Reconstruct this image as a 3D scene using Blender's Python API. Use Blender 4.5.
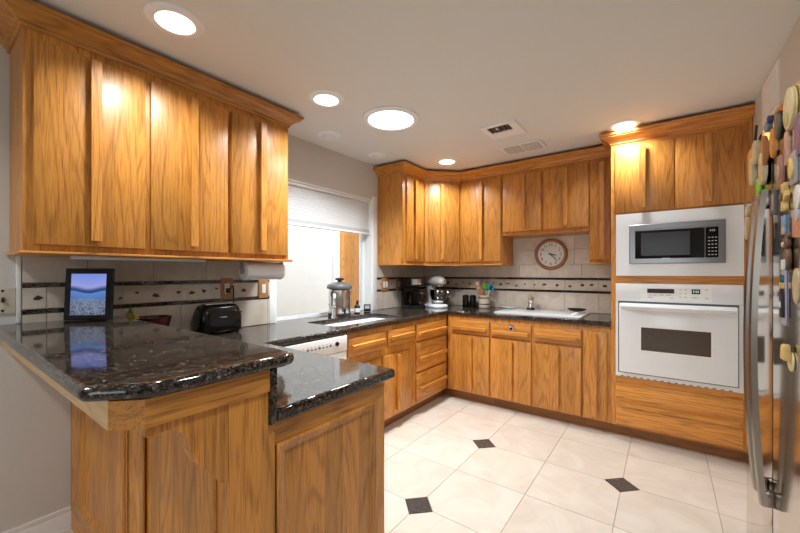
import bpy, bmesh, math, random
from mathutils import Vector, Matrix
random.seed(7)
PI = math.pi
S = bpy.context.scene
for _o in list(bpy.data.objects):
    bpy.data.objects.remove(_o)

# ------------------------------------------------------------------ camera
YAW = math.atan(265 / 360)
cam = bpy.data.cameras.new('camera')
cam.sensor_width = 36; cam.lens = 36 * 360 / 800; cam.shift_y = 6.5 / 800
cam.clip_start = 0.02
cam_o = bpy.data.objects.new('camera', cam)
S.collection.objects.link(cam_o)
cam_o.location = (0, 0, 1.304); cam_o.rotation_euler = (PI / 2, 0, YAW)
S.camera = cam_o

# ------------------------------------------------------------------ world, sun, exposure
WORLD_STRENGTH = 3.1
EXPOSURE = 0.22
LAMP_W = 8.5          # each recessed ceiling lamp
TUBE_W = 25.0          # the round daylight tube
LAMP_COL = (0.955, 0.985, 1.0)
w = bpy.data.worlds.new('sky'); S.world = w; w.use_nodes = True
w.node_tree.nodes['Background'].inputs[0].default_value = (0.88, 0.95, 1.0, 1)
w.node_tree.nodes['Background'].inputs[1].default_value = WORLD_STRENGTH
S.view_settings.view_transform = 'Standard'
S.view_settings.look = 'None'
S.view_settings.gamma = 1.0
S.view_settings.use_curve_mapping = False
S.view_settings.exposure = EXPOSURE
S.cycles.use_denoising = True
S.cycles.max_bounces = 10
S.cycles.diffuse_bounces = 6
S.cycles.glossy_bounces = 5
S.cycles.sample_clamp_indirect = 6.0
S.cycles.caustics_reflective = False
S.cycles.caustics_refractive = False

# ------------------------------------------------------------------ materials
def newmat(name):
    m = bpy.data.materials.new(name); m.use_nodes = True
    nt = m.node_tree
    return m, nt, nt.nodes['Principled BSDF']

def N(nt, t, **kw):
    n = nt.nodes.new(t)
    for k, v in kw.items():
        if k.startswith('i_'):
            n.inputs[int(k[2:])].default_value = v
        else:
            setattr(n, k, v)
    return n

def plain(name, col, rough=0.5, metal=0.0, noise=0.05, nscale=20, coat=0.0, bump=0.0, spec=0.5, emit=None, estr=0, trans=0.0):
    m, nt, b = newmat(name)
    tc = N(nt, 'ShaderNodeTexCoord')
    nz = N(nt, 'ShaderNodeTexNoise'); nz.inputs['Scale'].default_value = nscale; nz.inputs['Detail'].default_value = 3
    nt.links.new(tc.outputs['Object'], nz.inputs['Vector'])
    mx = N(nt, 'ShaderNodeMix', data_type='RGBA')
    d = [max(0, c * (1 - noise)) for c in col[:3]]; l = [min(1, c * (1 + noise)) for c in col[:3]]
    mx.inputs[6].default_value = (*d, 1); mx.inputs[7].default_value = (*l, 1)
    nt.links.new(nz.outputs['Fac'], mx.inputs[0])
    nt.links.new(mx.outputs[2], b.inputs['Base Color'])
    b.inputs['Roughness'].default_value = rough; b.inputs['Metallic'].default_value = metal
    b.inputs['Specular IOR Level'].default_value = spec
    b.inputs['Coat Weight'].default_value = coat
    b.inputs['Transmission Weight'].default_value = trans
    if emit:
        b.inputs['Emission Color'].default_value = (*emit, 1); b.inputs['Emission Strength'].default_value = estr
    if bump:
        bp = N(nt, 'ShaderNodeBump'); bp.inputs['Strength'].default_value = bump; bp.inputs['Distance'].default_value = 0.002
        nt.links.new(nz.outputs['Fac'], bp.inputs['Height']); nt.links.new(bp.outputs[0], b.inputs['Normal'])
    return m

def oak(name, axis, light=(0.64, 0.272, 0.048), dark=(0.27, 0.092, 0.015), rough=0.38, plank=0.085, coat=0.08, tonevar=0.16):
    """honey oak: cathedral growth rings, pores and glued boards; grain along the object's own axis"""
    m, nt, b = newmat(name); L = nt.links.new
    tc = N(nt, 'ShaderNodeTexCoord'); oi = N(nt, 'ShaderNodeObjectInfo')
    off = N(nt, 'ShaderNodeVectorMath', operation='SCALE'); off.inputs[0].default_value = (17.3, 11.1, 23.7)
    L(oi.outputs['Random'], off.inputs['Scale'])
    ad = N(nt, 'ShaderNodeVectorMath', operation='ADD')
    L(tc.outputs['Object'], ad.inputs[0]); L(off.outputs[0], ad.inputs[1])
    sp = N(nt, 'ShaderNodeSeparateXYZ'); L(ad.outputs[0], sp.inputs[0])
    # coordinate across the boards
    ac = N(nt, 'ShaderNodeMath', operation='ADD')
    o = {'x': ('Y', 'Z'), 'y': ('X', 'Z'), 'z': ('X', 'Y')}[axis]
    L(sp.outputs[o[0]], ac.inputs[0]); L(sp.outputs[o[1]], ac.inputs[1])
    dv = N(nt, 'ShaderNodeMath', operation='DIVIDE'); L(ac.outputs[0], dv.inputs[0]); dv.inputs[1].default_value = plank
    fl = N(nt, 'ShaderNodeMath', operation='FLOOR'); L(dv.outputs[0], fl.inputs[0])
    wn = N(nt, 'ShaderNodeTexWhiteNoise', noise_dimensions='1D'); L(fl.outputs[0], wn.inputs['W'])
    # shift each board's figure
    sh = N(nt, 'ShaderNodeVectorMath', operation='SCALE'); L(wn.outputs['Color'], sh.inputs[0]); sh.inputs['Scale'].default_value = 3.0
    ad2 = N(nt, 'ShaderNodeVectorMath', operation='ADD'); L(ad.outputs[0], ad2.inputs[0]); L(sh.outputs[0], ad2.inputs[1])
    mp = N(nt, 'ShaderNodeMapping'); L(ad2.outputs[0], mp.inputs[0])
    sc = [1, 1, 1]; sc['xyz'.index(axis)] = 0.13; mp.inputs['Scale'].default_value = sc
    n1 = N(nt, 'ShaderNodeTexNoise'); L(mp.outputs[0], n1.inputs['Vector'])
    n1.inputs['Scale'].default_value = 7.0; n1.inputs['Detail'].default_value = 1.5; n1.inputs['Roughness'].default_value = 0.4
    mu = N(nt, 'ShaderNodeMath', operation='MULTIPLY'); L(n1.outputs['Fac'], mu.inputs[0]); mu.inputs[1].default_value = 70.0
    sn = N(nt, 'ShaderNodeMath', operation='SINE'); L(mu.outputs[0], sn.inputs[0])
    ring = N(nt, 'ShaderNodeMapRange'); L(sn.outputs[0], ring.inputs[0])
    ring.inputs[1].default_value = 0.3; ring.inputs[2].default_value = 1.0
    mp2 = N(nt, 'ShaderNodeMapping'); L(ad2.outputs[0], mp2.inputs[0])
    sc = [1, 1, 1]; sc['xyz'.index(axis)] = 0.035; mp2.inputs['Scale'].default_value = sc
    n2 = N(nt, 'ShaderNodeTexNoise'); L(mp2.outputs[0], n2.inputs['Vector'])
    n2.inputs['Scale'].default_value = 250; n2.inputs['Detail'].default_value = 2
    pr = N(nt, 'ShaderNodeMapRange'); L(n2.outputs['Fac'], pr.inputs[0])
    pr.inputs[1].default_value = 0.46; pr.inputs[2].default_value = 0.70
    # ring strength modulated by pores
    rp = N(nt, 'ShaderNodeMath', operation='MULTIPLY_ADD')
    L(ring.outputs[0], rp.inputs[0]); rp.inputs[1].default_value = 0.34
    pm = N(nt, 'ShaderNodeMath', operation='MULTIPLY'); L(pr.outputs[0], pm.inputs[0]); pm.inputs[1].default_value = 0.62
    L(pm.outputs[0], rp.inputs[2])
    mx = N(nt, 'ShaderNodeMix', data_type='RGBA'); L(rp.outputs[0], mx.inputs[0])
    mx.inputs[6].default_value = (*light, 1); mx.inputs[7].default_value = (*dark, 1)
    hv = N(nt, 'ShaderNodeHueSaturation')
    tr = N(nt, 'ShaderNodeMapRange'); L(wn.outputs['Value'], tr.inputs[0])
    tr.inputs[3].default_value = 1 - tonevar; tr.inputs[4].default_value = 1 + tonevar * 0.7
    ov = N(nt, 'ShaderNodeMapRange'); L(oi.outputs['Random'], ov.inputs[0])
    ov.inputs[3].default_value = 0.93; ov.inputs[4].default_value = 1.05
    mm = N(nt, 'ShaderNodeMath', operation='MULTIPLY'); L(tr.outputs[0], mm.inputs[0]); L(ov.outputs[0], mm.inputs[1])
    L(mm.outputs[0], hv.inputs['Value']); L(mx.outputs[2], hv.inputs['Color'])
    L(hv.outputs[0], b.inputs['Base Color'])
    b.inputs['Roughness'].default_value = rough
    b.inputs['Coat Weight'].default_value = coat; b.inputs['Coat Roughness'].default_value = 0.22
    bp = N(nt, 'ShaderNodeBump'); bp.inputs['Strength'].default_value = 0.12; bp.inputs['Distance'].default_value = 0.001; bp.invert = True
    L(rp.outputs[0], bp.inputs['Height']); L(bp.outputs[0], b.inputs['Normal'])
    return m

def granite(name):
    m, nt, b = newmat(name); L = nt.links.new
    tc = N(nt, 'ShaderNodeTexCoord')
    v1 = N(nt, 'ShaderNodeTexVoronoi'); v1.inputs['Scale'].default_value = 170
    nz = N(nt, 'ShaderNodeTexNoise'); nz.inputs['Scale'].default_value = 60; nz.inputs['Detail'].default_value = 3
    L(tc.outputs['Object'], nz.inputs['Vector'])
    wa = N(nt, 'ShaderNodeVectorMath', operation='MULTIPLY_ADD'); L(nz.outputs['Color'], wa.inputs[0])
    wa.inputs[1].default_value = (0.012, 0.012, 0.012); L(tc.outputs['Object'], wa.inputs[2])
    L(wa.outputs[0], v1.inputs['Vector'])
    sp = N(nt, 'ShaderNodeSeparateColor'); L(v1.outputs['Color'], sp.inputs[0])
    r = N(nt, 'ShaderNodeValToRGB'); r.color_ramp.interpolation = 'CONSTANT'
    e = r.color_ramp.elements
    e[0].position = 0; e[0].color = (0.006, 0.0055, 0.005, 1)
    e[1].position = 0.42; e[1].color = (0.042, 0.032, 0.025, 1)
    for p, c in ((0.66, (0.068, 0.055, 0.045, 1)), (0.88, (0.105, 0.090, 0.078, 1)), (0.978, (0.19, 0.175, 0.16, 1))):
        q = e.new(p); q.color = c
    L(sp.outputs[0], r.inputs[0])
    v2 = N(nt, 'ShaderNodeTexVoronoi'); v2.inputs['Scale'].default_value = 420; L(tc.outputs['Object'], v2.inputs['Vector'])
    sp2 = N(nt, 'ShaderNodeSeparateColor'); L(v2.outputs['Color'], sp2.inputs[0])
    r2 = N(nt, 'ShaderNodeValToRGB'); r2.color_ramp.interpolation = 'CONSTANT'
    r2.color_ramp.elements[0].color = (0.5, 0.48, 0.46, 1)
    r2.color_ramp.elements[1].position = 0.7; r2.color_ramp.elements[1].color = (1.5, 1.4, 1.3, 1)
    L(sp2.outputs[0], r2.inputs[0])
    mx = N(nt, 'ShaderNodeMix', data_type='RGBA', blend_type='MULTIPLY'); mx.inputs[0].default_value = 1
    L(r.outputs[0], mx.inputs[6]); L(r2.outputs[0], mx.inputs[7])
    L(mx.outputs[2], b.inputs['Base Color'])
    b.inputs['Roughness'].default_value = 0.06; b.inputs['Specular IOR Level'].default_value = 0.55
    return m

def stone(name, base, vein, rough=0.35, scale=5, isl=0.10, bump=0.15, amt=0.5, spec=0.5):
    m, nt, b = newmat(name); L = nt.links.new
    tc = N(nt, 'ShaderNodeTexCoord'); ge = N(nt, 'ShaderNodeNewGeometry')
    of = N(nt, 'ShaderNodeVectorMath', operation='SCALE'); of.inputs[0].default_value = (9, 13, 7)
    L(ge.outputs['Random Per Island'], of.inputs['Scale'])
    ad = N(nt, 'ShaderNodeVectorMath', operation='ADD'); L(tc.outputs['Object'], ad.inputs[0]); L(of.outputs[0], ad.inputs[1])
    nz = N(nt, 'ShaderNodeTexNoise'); nz.inputs['Scale'].default_value = scale; nz.inputs['Detail'].default_value = 7
    nz.inputs['Roughness'].default_value = 0.62; nz.inputs['Distortion'].default_value = 1.3
    L(ad.outputs[0], nz.inputs['Vector'])
    mr = N(nt, 'ShaderNodeMapRange'); mr.inputs[1].default_value = 0.38; mr.inputs[2].default_value = 0.68; mr.inputs[4].default_value = amt
    L(nz.outputs['Fac'], mr.inputs[0])
    mx = N(nt, 'ShaderNodeMix', data_type='RGBA'); mx.inputs[6].default_value = (*base, 1); mx.inputs[7].default_value = (*vein, 1)
    L(mr.outputs[0], mx.inputs[0])
    hv = N(nt, 'ShaderNodeHueSaturation'); vr = N(nt, 'ShaderNodeMapRange')
    vr.inputs[3].default_value = 1 - isl; vr.inputs[4].default_value = 1 + isl
    L(ge.outputs['Random Per Island'], vr.inputs[0]); L(vr.outputs[0], hv.inputs['Value']); L(mx.outputs[2], hv.inputs['Color'])
    L(hv.outputs[0], b.inputs['Base Color']); b.inputs['Roughness'].default_value = rough; b.inputs['Specular IOR Level'].default_value = spec
    bp = N(nt, 'ShaderNodeBump'); bp.inputs['Strength'].default_value = bump; bp.inputs['Distance'].default_value = 0.003
    L(nz.outputs['Fac'], bp.inputs['Height']); L(bp.outputs[0], b.inputs['Normal'])
    return m

OAKV = oak('oak_upright_grain', 'z')
OAKX = oak('oak_level_grain', 'x')
OAKY = oak('oak_deep_grain', 'y')
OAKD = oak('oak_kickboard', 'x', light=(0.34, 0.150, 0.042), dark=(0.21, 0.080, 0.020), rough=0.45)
PLY = oak('pale_plywood', 'x', light=(0.72, 0.50, 0.26), dark=(0.58, 0.36, 0.15), rough=0.5, coat=0)
GRAN = granite('dark_granite')
WALL = plain('wall_paint', (0.63, 0.61, 0.575), 0.75, noise=0.02, nscale=60, bump=0.15, spec=0.3)
CEIL = plain('ceiling_paint', (0.76, 0.77, 0.745), 0.8, noise=0.015, nscale=90, bump=0.2, spec=0.2)
TRIMW = plain('white_trim_paint', (0.88, 0.90, 0.91), 0.35, noise=0.02)
WHITE = plain('white_enamel', (0.76, 0.79, 0.81), 0.22, noise=0.01, coat=0.3)
OFFW = plain('white_plastic', (0.82, 0.82, 0.80), 0.35, noise=0.02)
CREAM = plain('cream_plastic', (0.66, 0.59, 0.47), 0.4, noise=0.03)
BLACK = plain('black_plastic', (0.008, 0.008, 0.009), 0.18, noise=0.1, spec=0.35)
BLACKM = plain('matt_black', (0.02, 0.02, 0.02), 0.5, noise=0.1)
GLASSB = plain('black_glass', (0.008, 0.008, 0.009), 0.08, noise=0.0, spec=0.25)
GLASSG = plain('grey_screen_glass', (0.030, 0.030, 0.032), 0.15, noise=0.05, spec=0.2)
OVGLASS = plain('oven_window_glass', (0.085, 0.068, 0.055), 0.06, noise=0.1)
STEEL = plain('brushed_steel', (0.62, 0.60, 0.57), 0.22, metal=1, noise=0.03)
STEELM = plain('dark_steel', (0.24, 0.24, 0.24), 0.28, metal=0.9, noise=0.03)
STEELD = plain('door_steel', (0.56, 0.52, 0.47), 0.11, metal=1, noise=0.03)
STEELH = plain('handle_steel', (0.30, 0.27, 0.235), 0.24, metal=1, noise=0.04)
CHROME = plain('chrome', (0.82, 0.82, 0.82), 0.06, metal=1, noise=0.0)
DKGREY = plain('dark_grey_paint', (0.10, 0.10, 0.105), 0.4, noise=0.05)
GREY = plain('grey_plastic', (0.36, 0.36, 0.36), 0.4, noise=0.03)
PEWTER = plain('silver_film', (0.88, 0.90, 0.93), 0.22, metal=0.0, noise=0.03, nscale=8, coat=1.0)
TILE = stone('travertine_wall_tile', (0.67, 0.60, 0.51), (0.43, 0.37, 0.295), rough=0.5, scale=7, isl=0.07, bump=0.5)
GROUTW = plain('wall_grout', (0.42, 0.37, 0.30), 0.8)
FTILE = stone('cream_floor_tile', (0.66, 0.595, 0.52), (0.56, 0.475, 0.39), rough=0.24, scale=3.2, isl=0.035, bump=0.05, amt=0.75)
FDARK = stone('black_stone_inset', (0.035, 0.033, 0.032), (0.11, 0.10, 0.095), rough=0.2, scale=90, amt=0.8, isl=0.0)
GROUTF = plain('floor_grout', (0.46, 0.35, 0.26), 0.8, noise=0.15)
SHARD = plain('brown_stone_shard', (0.045, 0.028, 0.018), 0.4, noise=0.4, nscale=60)
LENS = plain('lamp_lens', (0.9, 0.9, 0.9), 0.4, emit=(1.0, 0.97, 0.92), estr=3)
SKYLENS = plain('daylight_lens', (0.9, 0.9, 0.9), 0.4, emit=(1.0, 0.99, 0.96), estr=4)
SHADE = plain('shade_fabric', (0.66, 0.675, 0.685), 0.8, noise=0.02, nscale=40, spec=0.1)
RED = plain('dark_red_glaze', (0.05, 0.008, 0.010), 0.15, noise=0.1)
YELLOW = plain('banana_skin', (0.62, 0.47, 0.06), 0.5, noise=0.15)
GREENY = plain('banana_tip', (0.30, 0.36, 0.06), 0.5, noise=0.15)
BROWNS = plain('brown_stalk', (0.10, 0.055, 0.02), 0.6)
WOODL = plain('light_wood', (0.56, 0.36, 0.18), 0.5, noise=0.12)
WOODR = plain('reddish_wood', (0.42, 0.20, 0.10), 0.45, noise=0.15)
GREEN = plain('green_silicone', (0.10, 0.40, 0.05), 0.4)
LIME = plain('lime_plastic', (0.26, 0.62, 0.04), 0.4)
BLUE = plain('teal_blue_silicone', (0.02, 0.26, 0.40), 0.4)
CROCKC = plain('stoneware_glaze', (0.62, 0.53, 0.42), 0.3, noise=0.06)
CLOTH = stone('patterned_cloth', (0.62, 0.62, 0.61), (0.20, 0.22, 0.22), rough=0.9, scale=14, bump=0.2, amt=0.9)
PATIO = plain('white_render', (0.80, 0.785, 0.755), 0.9, noise=0.03, spec=0.1)

def glass(name, tint=(1, 1, 1), rough=0.0):
    m, nt, b = newmat(name)
    b.inputs['Base Color'].default_value = (*tint, 1); b.inputs['Roughness'].default_value = rough
    b.inputs['Transmission Weight'].default_value = 1; b.inputs['IOR'].default_value = 1.45
    # thin pane: mostly straight through, with a faint mirror
    tr = N(nt, 'ShaderNodeBsdfTransparent'); tr.inputs[0].default_value = (*tint, 1)
    gl = N(nt, 'ShaderNodeBsdfGlossy'); gl.inputs['Roughness'].default_value = 0.02
    fr = N(nt, 'ShaderNodeFresnel'); fr.inputs[0].default_value = 1.25
    ms = N(nt, 'ShaderNodeMixShader')
    nt.links.new(fr.outputs[0], ms.inputs[0]); nt.links.new(tr.outputs[0], ms.inputs[1]); nt.links.new(gl.outputs[0], ms.inputs[2])
    nt.links.new(ms.outputs[0], nt.nodes['Material Output'].inputs['Surface'])
    return m
PANE = glass('window_glass')
CARAFE = glass('carafe_glass', (0.75, 0.72, 0.70))

# ------------------------------------------------------------------ mesh helpers
WM = {}      # world matrix of every parent

class MB:
    """collects shapes into one mesh; world coordinates unless the parent's own frame is asked for at build time"""
    def __init__(s):
        s.bm = bmesh.new()
    def _merge(s, tmp, m, M=None, bev=0, seg=2):
        if bev:
            bmesh.ops.bevel(tmp, geom=list(tmp.edges), offset=bev, segments=seg, affect='EDGES', profile=0.5)
        bmesh.ops.recalc_face_normals(tmp, faces=list(tmp.faces))
        vs = {}
        for v in tmp.verts:
            vs[v] = s.bm.verts.new(M @ v.co if M else v.co)
        for f in tmp.faces:
            try:
                g = s.bm.faces.new([vs[v] for v in f.verts])
                g.material_index = m
            except ValueError:
                pass
        tmp.free()
        return s
    def box(s, x0, x1, y0, y1, z0, z1, m=0, bev=0, M=None, seg=2):
        t = bmesh.new()
        v = [t.verts.new(p) for p in ((x0, y0, z0), (x1, y0, z0), (x1, y1, z0), (x0, y1, z0), (x0, y0, z1), (x1, y0, z1), (x1, y1, z1), (x0, y1, z1))]
        for q in ((0, 3, 2, 1), (4, 5, 6, 7), (0, 1, 5, 4), (1, 2, 6, 5), (2, 3, 7, 6), (3, 0, 4, 7)):
            t.faces.new([v[i] for i in q])
        return s._merge(t, m, M, bev, seg)
    def loft(s, secs, m=0, caps=True, closed=True, M=None, loop=False):
        t = bmesh.new()
        rows = [[t.verts.new(p) for p in sec] for sec in secs]
        n = len(rows[0])
        pairs = list(zip(rows, rows[1:])) + ([(rows[-1], rows[0])] if loop else [])
        for a, b in pairs:
            for i in range(n if closed else n - 1):
                j = (i + 1) % n
                try: t.faces.new((a[i], a[j], b[j], b[i]))
                except ValueError: pass
        if caps and not loop:
            for r in (rows[0], rows[-1]):
                try: t.faces.new(r)
                except ValueError: pass
        return s._merge(t, m, M)
    def lathe(s, prof, c=(0, 0, 0), m=0, seg=28, axis='z', M=None, sx=1, sy=1, ring=None):
        if ring is None: ring = len(prof) > 3 and prof[0][0] > 1e-3 and abs(prof[0][0] - prof[-1][0]) < 1e-6
        secs = []
        for r, z in prof:
            row = []
            for k in range(seg):
                a = 2 * PI * k / seg
                p = (max(r, 1e-4) * math.cos(a) * sx, max(r, 1e-4) * math.sin(a) * sy, z)
                if axis == 'x': p = (p[2], p[0], p[1])
                elif axis == 'y': p = (p[0], p[2], p[1])
                row.append((p[0] + c[0], p[1] + c[1], p[2] + c[2]))
            secs.append(row)
        return s.loft(secs, m, M=M, loop=ring)
    def cyl(s, c, r, h, axis='z', m=0, seg=24, bev=0, M=None):
        if bev:
            return s.lathe([(r - bev, 0), (r, bev), (r, h - bev), (r - bev, h)], c, m, seg, axis, M, ring=False)
        return s.lathe([(r, 0), (r, h)], c, m, seg, axis, M)
    def ball(s, c, rx, ry=None, rz=None, m=0, seg=18, M=None):
        ry = ry or rx; rz = rz or rx
        t = bmesh.new()
        bmesh.ops.create_uvsphere(t, u_segments=seg, v_segments=seg // 2, radius=1)
        for v in t.verts: v.co = Vector((v.co.x * rx + c[0], v.co.y * ry + c[1], v.co.z * rz + c[2]))
        return s._merge(t, m, M)
    def tube(s, pts, r, m=0, seg=10, M=None):
        pts = [Vector(p) for p in pts]; secs = []
        rs = r if isinstance(r, (list, tuple)) else [r] * len(pts)
        up = None
        for i, p in enumerate(pts):
            d = (pts[min(i + 1, len(pts) - 1)] - pts[max(i - 1, 0)]).normalized()
            if up is None:
                up = Vector((0, 0, 1)) if abs(d.z) < 0.9 else Vector((1, 0, 0))
            a = d.cross(up)
            if a.length < 1e-4: a = d.orthogonal()
            a.normalize(); b = a.cross(d).normalized(); up = b
            secs.append([p + rs[i] * (math.cos(2 * PI * k / seg) * a + math.sin(2 * PI * k / seg) * b) for k in range(seg)])
        return s.loft(secs, m, M=M)
    def prism(s, poly, h, M, m=0, bev=0):
        """polygon in local xy extruded by h along local z, placed by M"""
        t = bmesh.new()
        a = [t.verts.new((x, y, 0)) for x, y in poly]; b = [t.verts.new((x, y, h)) for x, y in poly]
        t.faces.new(a[::-1]); t.faces.new(b)
        n = len(poly)
        for i in range(n): t.faces.new((a[i], a[(i + 1) % n], b[(i + 1) % n], b[i]))
        return s._merge(t, m, M, bev)
    def rings(s, M, x0, x1, z0, z1, prof, m=0, cap=True):
        """concentric rectangular mouldings: prof = [(inset, height above face)]; local x,z in the face, -y out"""
        secs = []
        for ins, h in prof:
            secs.append([(x0 + ins, -h, z0 + ins), (x1 - ins, -h, z0 + ins), (x1 - ins, -h, z1 - ins), (x0 + ins, -h, z1 - ins)])
        return s.loft(secs, m, M=M)
    def mesh(s, me, m=0, M=None):
        t = bmesh.new(); t.from_mesh(me)
        return s._merge(t, m, M)
    def build(s, name, mats, parent=None, local=False, angle=38, smooth=True):
        if not isinstance(mats, (list, tuple)): mats = [mats]
        bm = s.bm
        loc = Vector((0, 0, 0)); W = Matrix()
        if parent is not None:
            W = WM[parent]
            if not local: bmesh.ops.transform(bm, matrix=W.inverted(), verts=list(bm.verts))
        elif not local:
            xs = [v.co for v in bm.verts]
            lo = [min(v[i] for v in xs) for i in range(3)]; hi = [max(v[i] for v in xs) for i in range(3)]
            loc = Vector(((lo[0] + hi[0]) / 2, (lo[1] + hi[1]) / 2, lo[2]))
            bmesh.ops.translate(bm, vec=-loc, verts=list(bm.verts))
            W = Matrix.Translation(loc)
        me = bpy.data.meshes.new(name)
        bm.normal_update(); bm.to_mesh(me); bm.free()
        for q in mats: me.materials.append(q)
        if smooth:
            me.shade_smooth(); me.set_sharp_from_angle(angle=math.radians(angle))
        o = bpy.data.objects.new(name, me); S.collection.objects.link(o)
        if parent is not None: o.parent = parent
        else: o.location = loc
        WM[o] = W
        return o

def thing(name, label, cat, loc, rot=0, group=None):
    o = bpy.data.objects.new(name, None); S.collection.objects.link(o)
    o.empty_display_size = 0.1
    o.location = loc; o.rotation_euler = (0, 0, rot); o['label'] = label; o['category'] = cat
    if group: o['group'] = group
    WM[o] = Matrix.Translation(Vector(loc)) @ Matrix.Rotation(rot, 4, 'Z')
    return o

def tag(o, label, cat, group=None):
    o['label'] = label; o['category'] = cat
    if group: o['group'] = group
    return o

def struct(o):
    o['kind'] = 'structure'
    return o

def slab(name_unused, polys, z0, z1, bev, seg=3):
    """flat slab with holes and rounded rim, returned as a mesh in world coordinates"""
    cu = bpy.data.curves.new('slab', 'CURVE'); cu.dimensions = '2D'; cu.fill_mode = 'BOTH'
    for poly in polys:
        sp = cu.splines.new('POLY'); sp.points.add(len(poly) - 1); sp.use_cyclic_u = True
        for p, q in zip(sp.points, poly): p.co = (q[0], q[1], 0, 1)
    cu.extrude = (z1 - z0) / 2 - bev; cu.bevel_depth = bev; cu.offset = -bev; cu.bevel_resolution = seg
    o = bpy.data.objects.new('slab', cu); S.collection.objects.link(o)
    me = bpy.data.meshes.new_from_object(o.evaluated_get(bpy.context.evaluated_depsgraph_get()))
    bpy.data.objects.remove(o); bpy.data.curves.remove(cu)
    for v in me.vertices: v.co.z += (z0 + z1) / 2
    return me

def textmesh(txt, size, depth=0.0006, align='CENTER'):
    cu = bpy.data.curves.new('txt', 'FONT'); cu.body = txt; cu.size = size; cu.extrude = depth
    cu.align_x = align; cu.align_y = 'CENTER'
    o = bpy.data.objects.new('txt', cu); S.collection.objects.link(o)
    me = bpy.data.meshes.new_from_object(o.evaluated_get(bpy.context.evaluated_depsgraph_get()))
    bpy.data.objects.remove(o); bpy.data.curves.remove(cu)
    return me

def FACE(x, y, z, rot=0):
    """matrix of a vertical face: local x to the right, local y up, local z out towards the viewer (rot=0 faces -Y)"""
    return Matrix.Translation((x, y, z)) @ Matrix.Rotation(rot, 4, 'Z') @ Matrix.Rotation(PI / 2, 4, 'X')

def rounded(w, h, r, n=5):
    pts = []
    for cx, cy, a0 in ((w / 2 - r, h / 2 - r, 0), (-w / 2 + r, h / 2 - r, PI / 2), (-w / 2 + r, -h / 2 + r, PI), (w / 2 - r, -h / 2 + r, 1.5 * PI)):
        for k in range(n + 1):
            a = a0 + PI / 2 * k / n
            pts.append((cx + r * math.cos(a), cy + r * math.sin(a)))
    return pts

# ------------------------------------------------------------------ key dimensions
XL = -2.456           # left wall
YB = 3.94             # back wall
XR = 0.473            # right wall
ZC = 2.428             # ceiling
CT = 0.914            # counter top
LF = PI / 2           # rotation of things that face +X from the left wall

# ------------------------------------------------------------------ room shell
REAR = -2.6
b = MB(); b.box(-4.8, 2.6, REAR, 4.4, -0.12, -0.004, 1)
x0, y0, sx, sy, dd, g = -1.1145, 1.690, 0.450, 0.4535, 0.092, 0.0016
for i in range(-4, 9):
    for j in range(-10, 7):
        ax, ay = x0 + i * sx, y0 + j * sy
        if ax < XL - sx or ax > 2.2 or ay < REAR - .1 or ay > 4.0: continue
        c = [(ax, ay), (ax + sx, ay), (ax + sx, ay + sy), (ax, ay + sy)]
        dia = [((i + (k in (1, 2))) % 2 == 0 and (j + (k in (2, 3))) % 2 == 0) for k in range(4)]
        ins = [(ax + g, ay + g), (ax + sx - g, ay + g), (ax + sx - g, ay + sy - g), (ax + g, ay + sy - g)]
        poly = []
        for k in range(4):
            if dia[k]:
                q = dd + 2 * g
                p = {0: [(ax + g, ay + q), (ax + q, ay + g)], 1: [(ax + sx - q, ay + g), (ax + sx - g, ay + q)],
                     2: [(ax + sx - g, ay + sy - q), (ax + sx - q, ay + sy - g)], 3: [(ax + q, ay + sy - g), (ax + g, ay + sy - q)]}[k]
                poly += p
            else: poly.append(ins[k])
        b.prism(poly, 0.0042, Matrix.Translation((0, 0, -0.0042)), 0)
        if i % 2 == 0 and j % 2 == 0:
            b.prism([(ax + dd, ay), (ax, ay + dd), (ax - dd, ay), (ax, ay - dd)], 0.0042, Matrix.Translation((0, 0, -0.0042)), 2)
struct(b.build('floor', [FTILE, GROUTF, FDARK], smooth=False))
struct(MB().box(XL - 0.14, 2.6, REAR, YB + 0.14, ZC, ZC + 0.1).build('ceiling', CEIL))
W0, W1, WT = 1.688, 2.842, 2.068       # kitchen window opening
b = MB(); t = 0.14
b.box(XL - t, XL, REAR, W0, 0, ZC); b.box(XL - t, XL, W1, YB + t, 0, ZC)
b.box(XL - t, XL, W0, W1, 0, CT - 0.041); b.box(XL - t, XL, W0, W1, WT, ZC)
struct(b.build('wall_left', WALL))
struct(MB().box(XL, 2.6, YB, YB + t, 0, ZC).build('wall_back', WALL))
b = MB()
b.box(XR, XR + t, 2.045, YB, 0, ZC); b.box(XR, XR + t, 0.9, 2.045, 1.815, ZC)
b.box(XR, XR + t, 0.9, 1.07, 0, 1.815)
b.box(XR + t, 1.25, 2.045, 2.045 + t, 0, ZC); b.box(XR + t, 1.25, 0.9, 1.05, 0, ZC); b.box(1.25, 1.25 + t, 0.9, 2.045 + t, 0, ZC)
struct(b.build('wall_right', WALL))
b = MB(); b.box(2.6, 2.74, REAR, 1.05, 0, ZC); b.box(1.25 + t, 2.6, 0.9, 1.05, 0, ZC)
struct(b.build('wall_side', WALL))
b = MB()
b.box(XL, -0.9, REAR - t, REAR, 0, ZC); b.box(0.9, 2.6, REAR - t, REAR, 0, ZC); b.box(-0.9, 0.9, REAR - t, REAR, 2.1, ZC); b.box(-0.9, 0.9, REAR - t, REAR, 0, 0.85)
struct(b.build('wall_rear', WALL))
b = MB(); b.box(XL, XL + 0.013, REAR, 0.486, 0, 0.085, 0); b.box(XL, XL + 0.010, REAR, 0.486, 0.085, 0.112, 0, bev=0.004)
struct(b.build('baseboard_left', TRIMW))
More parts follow.
